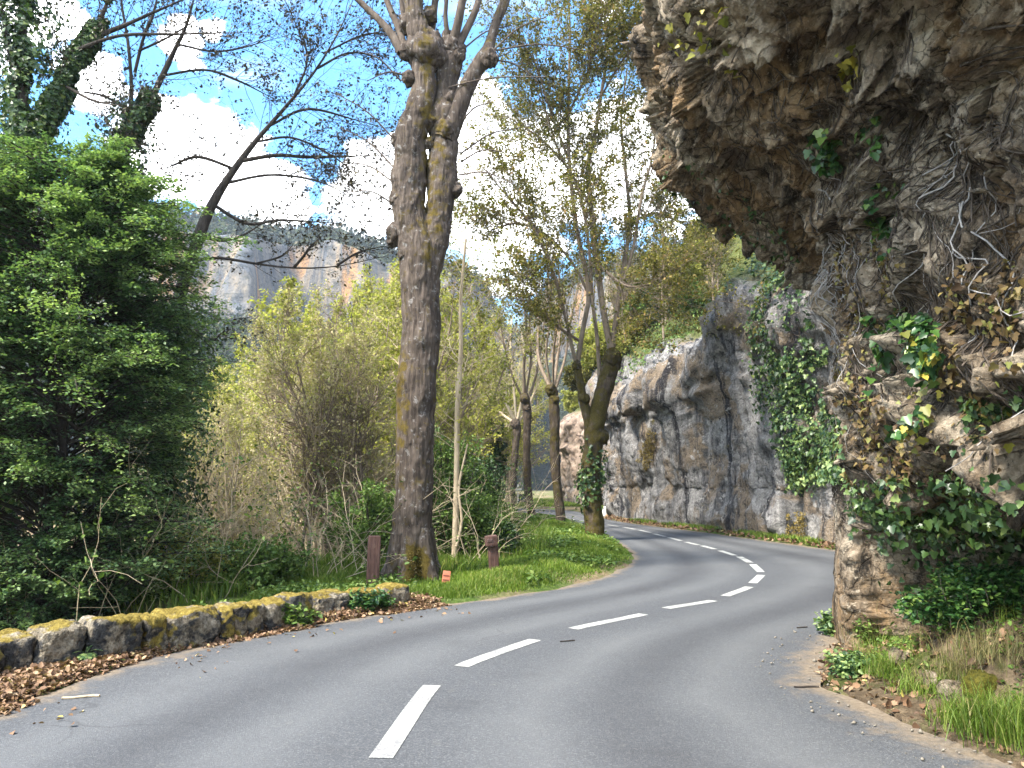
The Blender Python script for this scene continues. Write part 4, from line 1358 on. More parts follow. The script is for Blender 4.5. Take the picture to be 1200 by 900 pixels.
def shrub(name, label, x, y, z, r, h, mat, n=9000, leaf=.05, shape='oval', group=None, seed=0, stems=26, cat='shrub', rough=.35, up=.25, nrm=None):
    root = thing(name, label, cat, (x, y, z), group)
    T, L = Tubes(), Leaves()
    st = np.tile([x, y, z - .05], (stems, 1)) + RNG.normal(0, .12 * r, (stems, 3)) * [1, 1, 0]
    d = np.c_[RNG.normal(0, .5 * r / h, (stems, 2)), np.ones(stems)]
    if nrm is not None:
        d = d + np.array(nrm) * .8
    A = walk(st, d, np.full(stems, h) * RNG.uniform(.55, 1.0, stems), 8, .16 * min(1.0, 2 * r / h), .03)
    Ar = taper(np.full(stems, .012 * max(1, h)), 8, .25)
    T.add(A, Ar, 4)
    s, d, l, r_ = spawn(A, Ar, 9, .12, 1, (.5, 1.2), .42)
    B = walk(s, d, np.minimum(l, r), 4, .18, .03)
    T.add(B, taper(np.maximum(r_, .003), 4, .5), 3)
    per = max(1, n // len(B))
    pos = B[np.arange(len(B))[:, None], RNG.integers(1, 5, (len(B), per))] + RNG.normal(0, .07 * r, (len(B), per, 3))
    pos = pos.reshape(-1, 3)
    tone = np.clip(RNG.random(len(pos)) * .7 + np.repeat(RNG.random(len(B)), per) * .3, 0, 1)
    L.scatter(pos, leaf, shape, up=up, rnd=tone, jitter=.45)
    T.build('branches', MAT_DARKTWIG, root)
    L.build('foliage', mat, root)
    return root


def shrub_at(name, label, px, py, y, wpx, hpx, mat, **kw):
    x = P(px, py, y)[0]
    z = float(gz(x, y)[0])
    top = P(px, py - hpx, y)[2]
    return shrub(name, label, x, y, z, wpx * .5 * y / F, max(.3, top - z), mat, **kw)


shrub_at('green_shrub', 'leafy green shrub between the left brown post and the big pollard', 437, 690, 12.8, 70, 130, MAT_SHRUB, n=11000)
shrub_at('green_shrub', 'dark leafy shrub behind the right brown post', 587, 668, 14.6, 44, 58, MAT_DARKLEAF, n=11000, leaf=.055)
shrub_at('green_shrub', 'bright green shrub around the foot of the pale sapling', 545, 680, 15.2, 90, 120, MAT_SHRUB, n=16000)
shrub_at('green_shrub', 'bushy green shrub on the crest left of the grass bank', 572, 640, 21, 52, 62, MAT_SHRUB, n=12000, leaf=.06)
shrub_at('ivy_clad_stump', 'tall dark ivy column standing between sapling and farthest pollard', 575, 606, 26, 24, 112, MAT_DARKLEAF, n=12000, leaf=.08, shape='ivy')
shrub_at('green_shrub', 'dark green holly-like shrub low behind the pale sapling', 555, 640, 19, 66, 110, MAT_DARKLEAF, n=12000, leaf=.065)
shrub_at('green_shrub', 'green shrub hugging the far side of the big pollard', 515, 670, 17, 60, 160, MAT_SHRUB, n=12000, leaf=.06)
shrub_at('low_shrub', 'low light green shrub beyond the gap in the wall', 300, 700, 10.6, 150, 75, MAT_SHRUB, n=9000, stems=40)
shrub_at('low_shrub', 'small pale bush under the right edge of the evergreen bush', 225, 700, 10.4, 90, 90, MAT_WOODLEAF, n=4500, leaf=.04)
shrub_at('green_shrub', 'dense green shrub in the hollow left of the left brown post', 405, 690, 14.5, 50, 90, MAT_SHRUB, n=7000, leaf=.055)
# plants over the top of the long cliff
hill_sh = [(748, 360, 60, 'broad dark green shrub overhanging the cliff top beside the mossy pollard', MAT_DARKLEAF), (778, 345, 46, 'dark ivy mound at the crest above the cliff hollow', MAT_DARKLEAF),
           (735, 410, 40, 'yellow-green shrub low on the cliff edge near the mossy pollard', MAT_WOODLEAF), (800, 320, 55, 'yellow-green bush high on the slope above the cliff', MAT_WOODLEAF),
           (770, 290, 60, 'olive bush on the slope under the tip of the overhang', MAT_OLIVELEAF), (830, 300, 50, 'light bush just below the lip of the overhang', MAT_WOODLEAF),
           (868, 318, 60, 'dark green ivy bush tucked under the overhang', MAT_DARKLEAF), (900, 350, 50, 'green bush in the corner between cliff and overhang', MAT_EVERGREEN),
           (720, 380, 50, 'olive scrub behind the shoots of the mossy pollard', MAT_OLIVELEAF), (672, 470, 30, 'yellow ivy clump hanging over the pink cliff', MAT_WOODLEAF), (690, 400, 60, 'pale green scrub above the pink cliff', MAT_WOODLEAF),
           (845, 335, 56, 'dense green ivy shrub drooping over the rock nose beside the overhang', MAT_DARKLEAF), (815, 355, 44, 'leafy shrub at the cliff edge above the hollow', MAT_SHRUB),
           (705, 425, 40, 'small dark bush low on the cliff edge behind the mossy pollard', MAT_DARKLEAF), (745, 385, 50, 'thick olive bush on the brow of the streaked cliff', MAT_OLIVELEAF), (780, 375, 40, 'round green bush beside the dry grass on the cliff brow', MAT_SHRUB), (760, 400, 44, 'green shrub sagging over the edge of the streaked cliff', MAT_SHRUB), (790, 255, 60, 'pale olive bush high beside the tip of the overhang', MAT_WOODLEAF),
           (725, 345, 56, 'broad green shrub among the slope trees behind the mossy pollard', MAT_SHRUB), (655, 430, 40, 'scrub on the skyline behind the thin leaning pollard', MAT_OLIVELEAF)]
qc = VCd.reshape(-1, 3)
cxp, cyp, cdp = proj(qc)
okc = (qc[:, 2] > 5.5)
for i, (px, py, wp, lab, mt) in enumerate(hill_sh):
    dd2 = (cxp - px) ** 2 + (cyp - py - 12) ** 2 + np.where(okc, 0, 1e7)
    k = np.argmin(dd2)
    p_ = qc[k]
    rr = wp * .5 * cdp[k] / F
    shrub('hillside_shrub', lab, p_[0], p_[1], p_[2] - .1, rr * 1.1, rr * 1.8, mt, n=13000, leaf=.05 + .0016 * cdp[k], stems=22)
# slim trees on the slope above the cliff
ht = wood_tree('hillside_tree', 'slender young tree on the slope above the streaked cliff', 7.0, 'slender trees on the slope above the cliff', MAT_OLIVELEAF, MAT_SHOOT, (30, 8, 4), (5, .085), spread=.34)
first = True
top_i = np.flatnonzero((qc[:, 2] > 7.5) & (qc[:, 2] < 24) & (cxp > 620) & (cxp < 880) & (qc[:, 1] > 14) & (qc[:, 1] < 70))
for k in RNG.choice(top_i, 26, replace=False):
    o = ht if first else copy_tree(ht)
    first = False
    o.location = tuple(float(c) for c in qc[k] - [0, 0, .15])
    s = RNG.uniform(.5, .95)
    o.scale = (s, s, s)
    o.rotation_euler = (0, 0, RNG.uniform(0, 6.28))
# ------------------------------------------------------------------ low stone wall in two lengths
MAT_STONE = None
m = NT('mossy_wall_stone')
ps = m.pos()
nz = m.n('ShaderNodeSeparateXYZ', {0: m.n('ShaderNodeNewGeometry').outputs['Normal']}).outputs[2]
n1, n2, n3 = m.noise(ps, 4.5, 6, .65), m.noise(ps, 26, 6, .7), m.noise(ps, 2.1, 4)
c = m.ramp(n2, [(.32, (.06, .05, .038)), (.5, (.22, .185, .135)), (.68, (.38, .335, .26))])
c = m.mix(m.step(n1, .44, .53), c, m.ramp(n2, [(.35, (.022, .022, .024)), (.7, (.09, .088, .085))]))
ms = m.math('ADD', m.math('MULTIPLY', nz, .34), m.math('MULTIPLY', m.math('SUBTRACT', n1, .5), 1.0))
ms = m.math('ADD', ms, m.math('MULTIPLY', m.math('SUBTRACT', n3, .5), 1.4))
c = m.mix(m.step(ms, .12, .27), c, m.ramp(n2, [(.3, (.07, .052, .014)), (.5, (.19, .14, .03)), (.7, (.33, .26, .07))]))
MAT_STONE = m.out(m.principled(c, .92, m.bump(m.math('ADD', n2, m.noise(ps, 70, 4)), .9, .03), .15))


def boulder(c, half, yaw, seed, n=22):
    """a weathered block: rounded box with knocked corners"""
    u = np.linspace(-1, 1, n)
    a, b = np.meshgrid(u, u, indexing='ij')
    vs, fs = [], []
    for ax in range(3):
        for sg in (-1, 1):
            v = np.zeros((n, n, 3))
            v[:, :, ax] = sg
            v[:, :, (ax + 1) % 3] = a * sg
            v[:, :, (ax + 2) % 3] = b
            fs.append(grid_faces(n, n, len(vs) * n * n))
            vs.append(v.reshape(-1, 3))
    v = np.vstack(vs)
    l6 = (np.abs(v) ** 7).sum(1) ** (1 / 7)
    v = v / l6[:, None]
    o = v * half
    d = fbm(o * 4 + seed * 3.1, 4, seed=seed) * .055 + ridged(o * 9 + seed, 3, seed=seed + 1) * .016 + fbm(o * 26 + seed, 3, seed=seed + 2) * .010
    f1, f2, cid = worley(o * 5.5 + seed, seed)
    d += (cid - .5) * .035
    o = o + norm(v / half) * d[:, None]
    cs, sn = math.cos(yaw), math.sin(yaw)
    o = np.c_[o[:, 0] * cs - o[:, 1] * sn, o[:, 0] * sn + o[:, 1] * cs, o[:, 2]]
    return o + c, np.vstack(fs)


wbase = [(-190, 850), (-90, 822), (0, 797), (60, 788), (100, 781), (160, 771), (240, 756), (300, 744), (366, 729)]
wb2 = [(372, 727), (420, 719), (484, 711)]


def wall(label, pts, lens, hts, seed):
    g = np.array([G(*p_)[:2] for p_ in pts])
    root = thing('stone_wall', label, 'wall', (*g[0], 0), 'low stone wall')
    g = catmull(g, 600)
    s = np.r_[0, np.cumsum(np.hypot(*np.diff(g, axis=0).T))]
    x = 0.0
    i = 0
    while x < s[-1] - .08:
        ln = min(lens[i % len(lens)], s[-1] - x)
        k = int(np.interp(x + ln / 2, s, np.arange(600)))
        d = norm(g[min(k + 5, 599)] - g[max(k - 5, 0)])
        nn = np.array([-d[1], d[0]])
        h = 1.1 * hts[i % len(hts)] * RNG.uniform(.92, 1.08)
        dep = RNG.uniform(.15, .19)
        c = np.array([*(g[k] + nn * (dep + RNG.uniform(-.02, .02))), h * .5 - .05])
        v, f = boulder(c, np.array([ln * .5 - .012, dep, h * .5 + .05]), math.atan2(d[1], d[0]) + RNG.uniform(-.05, .05), seed + i)
        build('stone', v, [f], MAT_STONE, root, smooth=True)
        x += ln
        i += 1
    return root


wall('long low wall of weathered stone blocks with yellow moss along the road', wbase, [.46, .33, .3, .25, .36, .42, .24, .5, .34, .22, .3, .38], [.26, .29, .27, .25, .28, .30, .31, .29, .27, .26], 300)
wall('short end piece of mossy stone wall left of the big pollard', wb2, [.52, .40, .34, .24], [.21, .22, .23, .31], 340)

# ------------------------------------------------------------------ posts, tag, far signs
m = NT('brown_post_wood')
o_ = m.obj()
n1 = m.noise(m.map(o_, (1, 1, .12)), 40, 6, .65)
c = m.ramp(n1, [(.3, (.035, .018, .014)), (.7, (.115, .062, .05))])
c = m.mix(m.step(m.noise(o_, 6, 4), .55, .7), c, (.15, .10, .08))
MAT_POST = m.out(m.principled(c, .8, m.bump(n1, .6, .01), .25))


def simple(name, col, rough=.6, var=.25, sc=20):
    m = NT(name)
    n = m.noise(m.obj(), sc, 5, .65)
    c = m.ramp(n, [(.3, tuple(a * (1 - var) for a in col)), (.7, tuple(min(1, a * (1 + var)) for a in col))])
    return m.out(m.principled(c, rough, m.bump(n, .25, .005), .3))


def box(c, half, yaw=0.0, bev=.012, tilt=0.0, rough=.004, seed=0):
    n = 10
    u = np.linspace(-1, 1, n)
    a, b = np.meshgrid(u, u, indexing='ij')
    vs, fs = [], []
    for ax in range(3):
        for sg in (-1, 1):
            v = np.zeros((n, n, 3))
            v[:, :, ax] = sg
            v[:, :, (ax + 1) % 3] = a * sg
            v[:, :, (ax + 2) % 3] = b
            fs.append(grid_faces(n, n, len(vs) * n * n))
            vs.append(v.reshape(-1, 3))
    v = np.vstack(vs) * half
    lim = np.maximum(np.array(half) - bev, 1e-4)
    inn = np.clip(v, -lim, lim)
    v = inn + norm(v - inn + 1e-12) * min(bev, min(half)) * (np.abs(v - inn).max(1, keepdims=True) > 1e-9)
    v = v + (fbm(v * 7 + seed, 3, seed=seed) * rough)[:, None]
    ct, st = math.cos(tilt), math.sin(tilt)
    v = np.c_[v[:, 0] * ct + v[:, 2] * st, v[:, 1], -v[:, 0] * st + v[:, 2] * ct]
    cs, sn = math.cos(yaw), math.sin(yaw)
    return np.c_[v[:, 0] * cs - v[:, 1] * sn, v[:, 0] * sn + v[:, 1] * cs, v[:, 2]] + np.asarray(c), np.vstack(fs)


def post(label, px, py0, py1, y, wpx, head, tilt):
    x = P(px, py1, y)[0]
    z = float(gz(x, y)[0])
    top = P(px, py0, y)[2]
    root = thing('wooden_post', label, 'post', (x, y, z), 'brown wooden posts')
    w2 = wpx * .5 * y / F
    hh = top - z
    v, f = box((x, y, z + hh / 2 - .1), (w2, w2, hh / 2 + .1), .25, .014, tilt, seed=int(px))
    build('shaft', v, [f], MAT_POST, root, smooth=False)
    if head:
        v, f = box((x - w2 * .35 + tilt * hh * .45, y - w2 * .5, top - .085), (w2 * 1.25, w2 * 1.2, .075), .25, .012, tilt, seed=9)
        build('head_block', v, [f], MAT_POST, root, smooth=False)
        v, f = box((x - w2 * .55 + tilt * hh * .45, y - w2 * 1.75, top - .075), (w2 * .62, w2 * .12, .028), .25, .006, tilt, seed=5)
        build('notch_patch', v, [f], simple('notch_brown', (.09, .055, .05), .5), root)  # dark block stands in for the notch in the head and its shade
    return root


post('plain square brown post standing left of the big pollard', 436.5, 628, 697, 10.5, 14, False, .02)
post('brown post with a projecting head block right of the pale sapling', 578.5, 627, 683, 11.9, 10.5, True, -.06)
y_ = 11.0
pt = P(523, 676, y_)
zt = float(gz(pt[0], y_)[0])
root = thing('marker_tag', 'small orange-red tag on a short stake in the grass', 'tag', (pt[0], y_, zt))
v, f = box((pt[0], y_, P(523, 677, y_)[2]), (.055, .006, .095), .2, .004, .12)
build('plate', v, [f], simple('faded_orange_paint', (.60, .20, .12), .5, .15), root)
for dz in (-.028, .032):
    v, f = box((pt[0] + dz * .12 - .002, y_ - .009, P(523, 677, y_)[2] + dz), (.042, .003, .006), .2, .002, .12)
    build('dark_line', v, [f], simple('dark_ink', (.16, .05, .04), .6), root)
v, f = box((pt[0], y_ + .016, (zt + P(523, 677, y_)[2]) / 2 - .05), (.010, .010, max(.05, (P(523, 677, y_)[2] - zt) / 2 + .05)), .2, .003)
build('stake', v, [f], MAT_POST, root)
# distant things at the turn
y_ = 57.0
p_ = P(611, 590, y_)
root = thing('sign_panel', 'dark blue low panel standing at the far turn of the road', 'panel', (p_[0], y_, .02))
v, f = box((p_[0], y_, .55), (.62, .03, .28), .1, .01)
build('panel', v, [f], simple('dark_blue_paint', (.018, .028, .05), .45, .2), root)
for sx in (-.45, .45):
    v, f = box((p_[0] + sx, y_ + .06, .38), (.03, .03, .42), 0, .008)
    build('leg', v, [f], simple('grey_steel', (.25, .26, .27), .45), root)
p_ = P(607, 590, 54)
root = thing('white_sign_post', 'slim pale post with a short crossbar at the far turn', 'sign post', (p_[0], 54, .02))
v, f = box((p_[0], 54, .75), (.035, .035, .78), 0, .01)
build('pole', v, [f], simple('white_paint', (.72, .73, .74), .5, .08), root)
v, f = box((p_[0], 53.95, 1.2), (.24, .015, .06), 0, .006)
build('crossbar', v, [f], simple('white_paint', (.72, .73, .74), .5, .08), root)
p_ = P(588.5, 598, 39.5)
root = thing('marker_post', 'short cream marker post left of the farthest pollard', 'post', (p_[0], 39.5, float(gz(p_[0], 39.5)[0])))
v, f = box((p_[0], 39.5, .32), (.13, .10, .40), .2, .02)
build('shaft', v, [f], simple('cream_paint', (.66, .56, .30), .6, .12), root)
v, f = box((p_[0], 39.5, .74), (.15, .12, .03), .2, .012)
build('cap', v, [f], simple('cream_paint', (.66, .56, .30), .6, .12), root)
p_ = G(707, 607)
root = thing('marker_stone', 'small white roadside stone at the foot of the cliff', 'stone', (*p_[:2], .0))
v, f = boulder(np.array([p_[0], p_[1] + .3, .22]), np.array([.16, .12, .27]), .1, 77, 14)
build('block', v, [f], simple('whitewash', (.70, .70, .68), .7, .1), root, smooth=True)
v, f = box((p_[0], p_[1] + .3, .02), (.22, .17, .05), .1, .02)
build('foot', v, [f], simple('grey_concrete', (.3, .29, .27), .8, .2), root)

# ------------------------------------------------------------------ fallen leaves
MAT_DEAD = leaf_mat('dead_leaves', [(0, (.06, .034, .02)), (.4, (.16, .092, .052)), (.8, (.28, .175, .105)), (.96, (.40, .29, .18)), (1, (.50, .40, .10))], .12, .2, .6)


def polyline_scatter(Lp, lo, hi, n, s0, s1, pw=1.0):
    """points beside a road edge, lo..hi metres outwards"""
    s = np.r_[0, np.cumsum(np.hypot(*np.diff(Lp, axis=0).T))]
    u = s0 + (s1 - s0) * RNG.random(n)
    q = np.stack([np.interp(u, s, Lp[:, k]) for k in (0, 1)], 1)
    e = 1e-2
    q2 = np.stack([np.interp(u + e, s, Lp[:, k]) for k in (0, 1)], 1)
    d = norm(q2 - q)
    o = lo + (hi - lo) * RNG.random(n) ** pw
    return q, np.c_[-d[:, 1], d[:, 0]], o


sL = np.r_[0, np.cumsum(np.hypot(*np.diff(LE, axis=0).T))]
iL = lambda px, py: float(sL[np.argmin(np.hypot(*(LE - G(px, py)[:2]).T))])
q, nn, o = polyline_scatter(LE, -.14, .62, 30000, iL(0, 831) - 3.0, iL(520, 709), .9)
o = np.where(RNG.random(len(o)) < .012, RNG.normal(-.2, .3, len(o)), o)
pos = q + nn * o[:, None]
dens = fbm(np.c_[pos, 0 * o] * 2.2, 3, seed=9)
keep = (dens > -.7 + .6 * (o < -.02)) & (o > -1.1)
pos, o = pos[keep], o[keep]
zg = np.maximum(gz(pos[:, 0], pos[:, 1]), 0)
L = Leaves()
z = zg + .008 + .03 * RNG.random(len(pos)) ** 2 * (o > 0)
L.scatter(np.c_[pos, z], .038, 'dead', up=.45, jitter=.5)
q, nn, o = polyline_scatter(RE, -.12, .6, 1, 0, 1)
L.build('fallen_leaves', MAT_DEAD, kind='stuff', label='brown fallen leaves drifted along the foot of the wall', cat='leaf litter')
sR = np.r_[0, np.cumsum(np.hypot(*np.diff(RE, axis=0).T))]
iR = lambda x, y: float(sR[np.argmin(np.hypot(*(RE - np.array([x, y])).T))])
L = Leaves()
q, nn, o = polyline_scatter(RE, -.02, .75, 1500, iR(2.6, 2), iR(2.7, 7.0), 1.0)
pos = q - nn * o[:, None]
k = np.clip(((pos[:, 0] - 2.0) / 3 * 169).astype(int), 0, 169), np.clip(((pos[:, 1] + 6) / 12.7 * 379).astype(int), 0, 379)
z = np.maximum(BANKG[k[0], k[1], 2], 0) + .012
L.scatter(np.c_[pos, z], .042, 'dead', up=.4, jitter=.6)
q, nn, o = polyline_scatter(RE, -.1, .5, 1500, iR(7.5, 17.5), iR(4.4, 36))
pos = q - nn * o[:, None]
L.scatter(np.c_[pos, np.full(len(pos), .06)], .09, 'dead', up=.4, jitter=.6)
L.build('leaf_debris', MAT_DEAD, kind='stuff', label='scattered dead leaves and twigs at the foot of the rock', cat='leaf litter')
# pebbles and grit on the dusty edge
vs, fs, nvv = [], [], 0
q, nn, o = polyline_scatter(RE, -.5, .25, 420, iR(2.6, 2), iR(3.4, 7.9))
pos = q - nn * o[:, None]
for i in range(len(pos)):
    r = .004 + .013 * RNG.random() ** 4
    th = np.array([(1, 0, 0), (0, 1, 0), (-1, 0, 0), (0, -1, 0), (0, 0, .8), (0, 0, -.6)]) * r * RNG.uniform(.6, 1.4, (6, 3)) + RNG.normal(0, .15 * r, (6, 3))
    vs.append(th + [*pos[i], .004 + r * .4])
    fs.append(np.array([(0, 1, 4), (1, 2, 4), (2, 3, 4), (3, 0, 4), (1, 0, 5), (2, 1, 5), (3, 2, 5), (0, 3, 5)]) + nvv)
    nvv += 6
build('grit', np.vstack(vs), [np.vstack(fs)], simple('pale_grit', (.17, .15, .12), .9, .3, 9), kind='stuff', label='loose stones and grit along the dusty right edge', cat='gravel')

# ------------------------------------------------------------------ grass
MAT_GRASS = leaf_mat('grass_blades', [(0, (.05, .09, .012)), (.45, (.13, .21, .024)), (.8, (.22, .30, .045)), (.93, (.32, .34, .08)), (1, (.48, .38, .18))], .4, .25, .5, big=.7)


class Blades:
    def __init__(self):
        self.v, self.r, self.n = [], [], 0

    def add(self, pos, h, w, lean=.45, rnd=None):
        N = len(pos)
        a = RNG.uniform(0, 2 * np.pi, N)
        sd = np.c_[np.cos(a), np.sin(a), 0 * a]
        b = a + np.pi / 2 + RNG.normal(0, .5, N)
        ln = np.c_[np.cos(b), np.sin(b), 0 * b] * (np.abs(RNG.normal(0, lean, N)) * h)[:, None]
        up = np.c_[0 * h, 0 * h, h]
        w = (w * np.ones(N))[:, None]
        p0, p1 = pos - sd * w, pos + sd * w
        m_ = pos + up * .55 + ln * .3
        p2, p3 = m_ + sd * w * .8, m_ - sd * w * .8
        t = pos + up * .95 + ln
        self.v.append(np.stack([p0, p1, p2, p3, t], 1).reshape(-1, 3))
        self.r.append(RNG.random(N) if rnd is None else rnd)
        self.n += N

    def build(self, name, mat, parent=None, **kw):
        i = np.arange(self.n)[:, None] * 5
        r = np.concatenate(self.r)
        return build(name, np.vstack(self.v), [i + np.array([[0, 1, 2, 3]]), i + np.array([[3, 2, 4]])], mat, parent, fattr={'rnd': np.r_[r, r]}, **kw)


B = Blades()
# the bank inside the bend
x = RNG.uniform(-3.2, 3.0, 340000)
y = 9.0 + RNG.random(340000) ** 1.3 * 29
dl = line_dist(x, y, LE)
den = fbm(np.c_[x, y, 0 * x] * .9, 3, seed=15)
k = (dl > .05 + .10 * den) & (dl < 5.5) & (RNG.random(len(x)) < sstep(0, .35, dl) * (.55 + .45 * sstep(-.3, .2, den)) + .12)
x, y, den, dl = x[k], y[k], den[k], dl[k]
h = (.04 + .08 * sstep(-.2, .5, den) + .04 * RNG.random(len(x))) * (.45 + .55 * sstep(.05, .6, dl)) * (1 + .012 * y)
B.add(np.c_[x, y, gz(x, y) - .01], h, .0035 + .00022 * y, .5, np.clip(RNG.random(len(x)) * .8 + .25 * den + .1, 0, 1))
# strip between litter, wall and the drop
q, nn, o = polyline_scatter(LE, .62, 1.7, 34000, iL(0, 831) - 2.0, iL(560, 704))
pos = q + nn * o[:, None]
den = fbm(np.c_[pos, 0 * o] * 1.7, 3, seed=19)
k = (den > -.1)
pos, den = pos[k], den[k]
B.add(np.c_[pos, gz(pos[:, 0], pos[:, 1]) - .01], (.05 + .10 * sstep(-.1, .5, den)) * RNG.uniform(.5, 1.2, len(pos)), .005, .5)
# valley slope
x = RNG.uniform(-12, 1, 90000)
y = RNG.uniform(9, 26, 90000)
dl = line_dist(x, y, LE)
den = fbm(np.c_[x, y, 0 * x] * .35, 3, seed=23)
k = (dl > 1.6) & (den > -.1)
B.add(np.c_[x[k], y[k], gz(x[k], y[k]) - .02], (.12 + .22 * RNG.random(k.sum())), .008, .6)
# far green patch where the road turns, and the foot of the long cliff
x, y = RNG.uniform(-6, 4.6, 40000), 51.5 + 26 * RNG.random(40000) ** 1.4
k = -line_dist(x, y, RE) > .2
B.add(np.c_[x[k], y[k], gz(x[k], y[k]) - .02], .22 * RNG.uniform(.5, 1.2, k.sum()), .02, .5)
q, nn, o = polyline_scatter(RE, .05, .5, 9000, iR(7.3, 18.5), iR(4.2, 38))
pos = q - nn * o[:, None]
den = fbm(np.c_[pos, 0 * o] * .6, 3, seed=29)
k = den > .05
B.add(np.c_[pos[k], np.full(k.sum(), .03)], .16 * RNG.uniform(.5, 1.3, k.sum()), .010, .6)
B.build('grass', MAT_GRASS, kind='stuff', label='bright grass on the verge and bank inside the bend', cat='grass')
# broad-leaved weeds among the grass
L = Leaves()
x = RNG.uniform(.2, 3.0, 16000)
y = RNG.uniform(9, 30, 16000)
dl = line_dist(x, y, LE)
den = fbm(np.c_[x, y, 0 * x] * .8, 3, seed=35)
k = (dl > .15) & (dl < 5) & (den > .02)
L.scatter(np.c_[x[k], y[k], gz(x[k], y[k]) + .04 + .10 * RNG.random(k.sum())], .075, 'oval', up=.5)
q, nn, o = polyline_scatter(LE, .5, 1.6, 3500, iL(300, 744), iL(520, 704))
pos = q + nn * o[:, None]
den = fbm(np.c_[pos, 0 * o] * 2, 3, seed=39)
k = den > .0
L.scatter(np.c_[pos[k], gz(pos[k, 0], pos[k, 1]) + .03 + .16 * RNG.random(k.sum())], .05, 'oval', up=.5)
L.build('verge_weeds', MAT_SHRUB, kind='stuff', label='broad leaved weeds growing through the verge grass', cat='weeds')
# undergrowth over the valley slope: bramble canes and leaves
T, L = Tubes(), Leaves()
n = 2600
x, y = RNG.uniform(-16, 0, n), RNG.uniform(8.5, 34, n)
dl = line_dist(x, y, LE)
k = (dl > 2.2)
x, y = x[k], y[k]
A = walk(np.c_[x, y, gz(x, y) - .05], np.c_[RNG.normal(0, .5, (len(x), 2)), np.ones(len(x))], RNG.uniform(.7, 2.6, len(x)), 8, .16, -.05)
T.add(A, taper(np.full(len(x), .007), 8, .4), 3)
s, d, l, r = spawn(A, taper(np.full(len(x), .007), 8, .4), 5, .3, 1, (.4, 1.1), .35)
Bq = walk(s, d, l, 3, .2, .0)
T.add(Bq, taper(np.maximum(r, .003), 3, .6), 3)
pos = (Bq[:, 1:, :] + RNG.normal(0, .05, (len(Bq), 3, 3))).reshape(-1, 3)
kk = fbm(pos * .45, 3, seed=55) > .0
L.scatter(pos[kk], .065, 'oval', up=.4)
T.build('bramble_canes', MAT_PALE, kind='stuff', label='tangle of pale bramble canes below the wall', cat='undergrowth')
L.build('undergrowth', MAT_SHRUB, kind='stuff', label='green undergrowth leaves on the slope below the wall', cat='undergrowth')

# ------------------------------------------------------------------ growth on the rock
MAT_VINE = bark_mat('dry_vine_bark', (.025, .02, .016), (.15, .12, .095), scale=26)
MAT_VINEPALE = bark_mat('pale_dead_stems', (.20, .185, .175), (.50, .47, .44), scale=26)
MAT_IVY = leaf_mat('ivy_leaves', [(0, (.012, .035, .012)), (.5, (.03, .085, .022)), (.85, (.075, .15, .03)), (1, (.16, .22, .05))], .22, .4, .38)
MAT_IVYYEL = leaf_mat('yellowing_ivy_leaves', [(0, (.10, .11, .02)), (.5, (.24, .22, .035)), (1, (.42, .33, .06))], .3, .3, .45)
MAT_IVYBROWN = leaf_mat('withered_ivy_leaves', [(0, (.06, .035, .018)), (.5, (.13, .085, .035)), (.85, (.20, .155, .05)), (1, (.16, .18, .045))], .2, .25, .55)
Q, QN = VRd.reshape(-1, 3), NRd.reshape(-1, 3)


def surf_walk(ij, steps, di, dj, wob, V, N, lift):
    """creeping stems over a grid surface: start cells, mean step, wobble -> (n,steps+1,3)"""
    ns, nt = V.shape[:2]
    i, j = ij[0].astype(float), ij[1].astype(float)
    a = np.zeros(len(i))
    out = []
    for s_ in range(steps + 1):
        ii, jj = np.clip(i, 0, ns - 1.01), np.clip(j, 0, nt - 1.01)
        i0, j0 = ii.astype(int), jj.astype(int)
        out.append(V[i0, j0] + N[i0, j0] * (lift * (1 + .8 * np.sin(s_ * .9 + a * 3)))[:, None])
        a = a * .8 + RNG.normal(0, wob, len(i))
        i = i + di * np.cos(a) - dj * np.sin(a)
        j = j + di * np.sin(a) + dj * np.cos(a)
    p_ = np.stack(out, 1)
    p_[:, 1:-1] = (p_[:, :-2] + 2 * p_[:, 1:-1] + p_[:, 2:]) / 4
    return p_


def stems_on(poly, n, steps, di, dj, wob, rad, lift, V=VRd, N=NRd):
    k = pick(V, N, poly, n)
    ij = np.unravel_index(k, V.shape[:2])
    p_ = surf_walk(ij, steps, di, dj, wob, V, N, np.full(n, lift) * RNG.uniform(.3, 1.6, n))
    r = rad * RNG.uniform(.5, 1.4, n)
    return p_, taper(r, steps, .45)


T = Tubes()
for poly, n, st, di, dj, wb, rd in [([(830, 60), (1190, 0), (1190, 330), (960, 420), (940, 200)], 300, 26, .6, -3.4, .3, .0048),
                                    ([(900, 0), (1200, 0), (1200, 300), (1050, 320)], 150, 22, 2.0, -2.6, .5, .0045),
                                    ([(760, 0), (960, 0), (950, 300), (780, 220)], 130, 20, 2.4, -2.2, .5, .0045),
                                    ([(965, 300), (1200, 300), (1200, 560), (975, 560)], 330, 18, .5, -4.5, .35, .0042)]:
    T.add(*stems_on(poly, n, st, di, dj, wb, rd, .012), 5)
T.build('dry_vines', MAT_VINE, kind='stuff', label='web of dry brown vine stems clinging to the overhang', cat='vines')
T = Tubes()
T.add(*stems_on([(958, 200), (975, 200), (985, 380), (968, 380)], 130, 34, .3, -3.6, .3, .0045, .02), 5)
T.add(*stems_on([(955, 390), (975, 390), (978, 520), (962, 500)], 26, 8, -.5, -2.0, .6, .0022, .03), 5)
T.build('pale_hanging_stems', MAT_VINEPALE, kind='stuff', label='bundle of pale dead stems hanging down the rock edge', cat='vines')
T = Tubes()
T.add(*stems_on([(1095, 140), (1150, 130), (1150, 240), (1115, 260)], 22, 26, .9, -3.0, .45, .005, .03), 6)
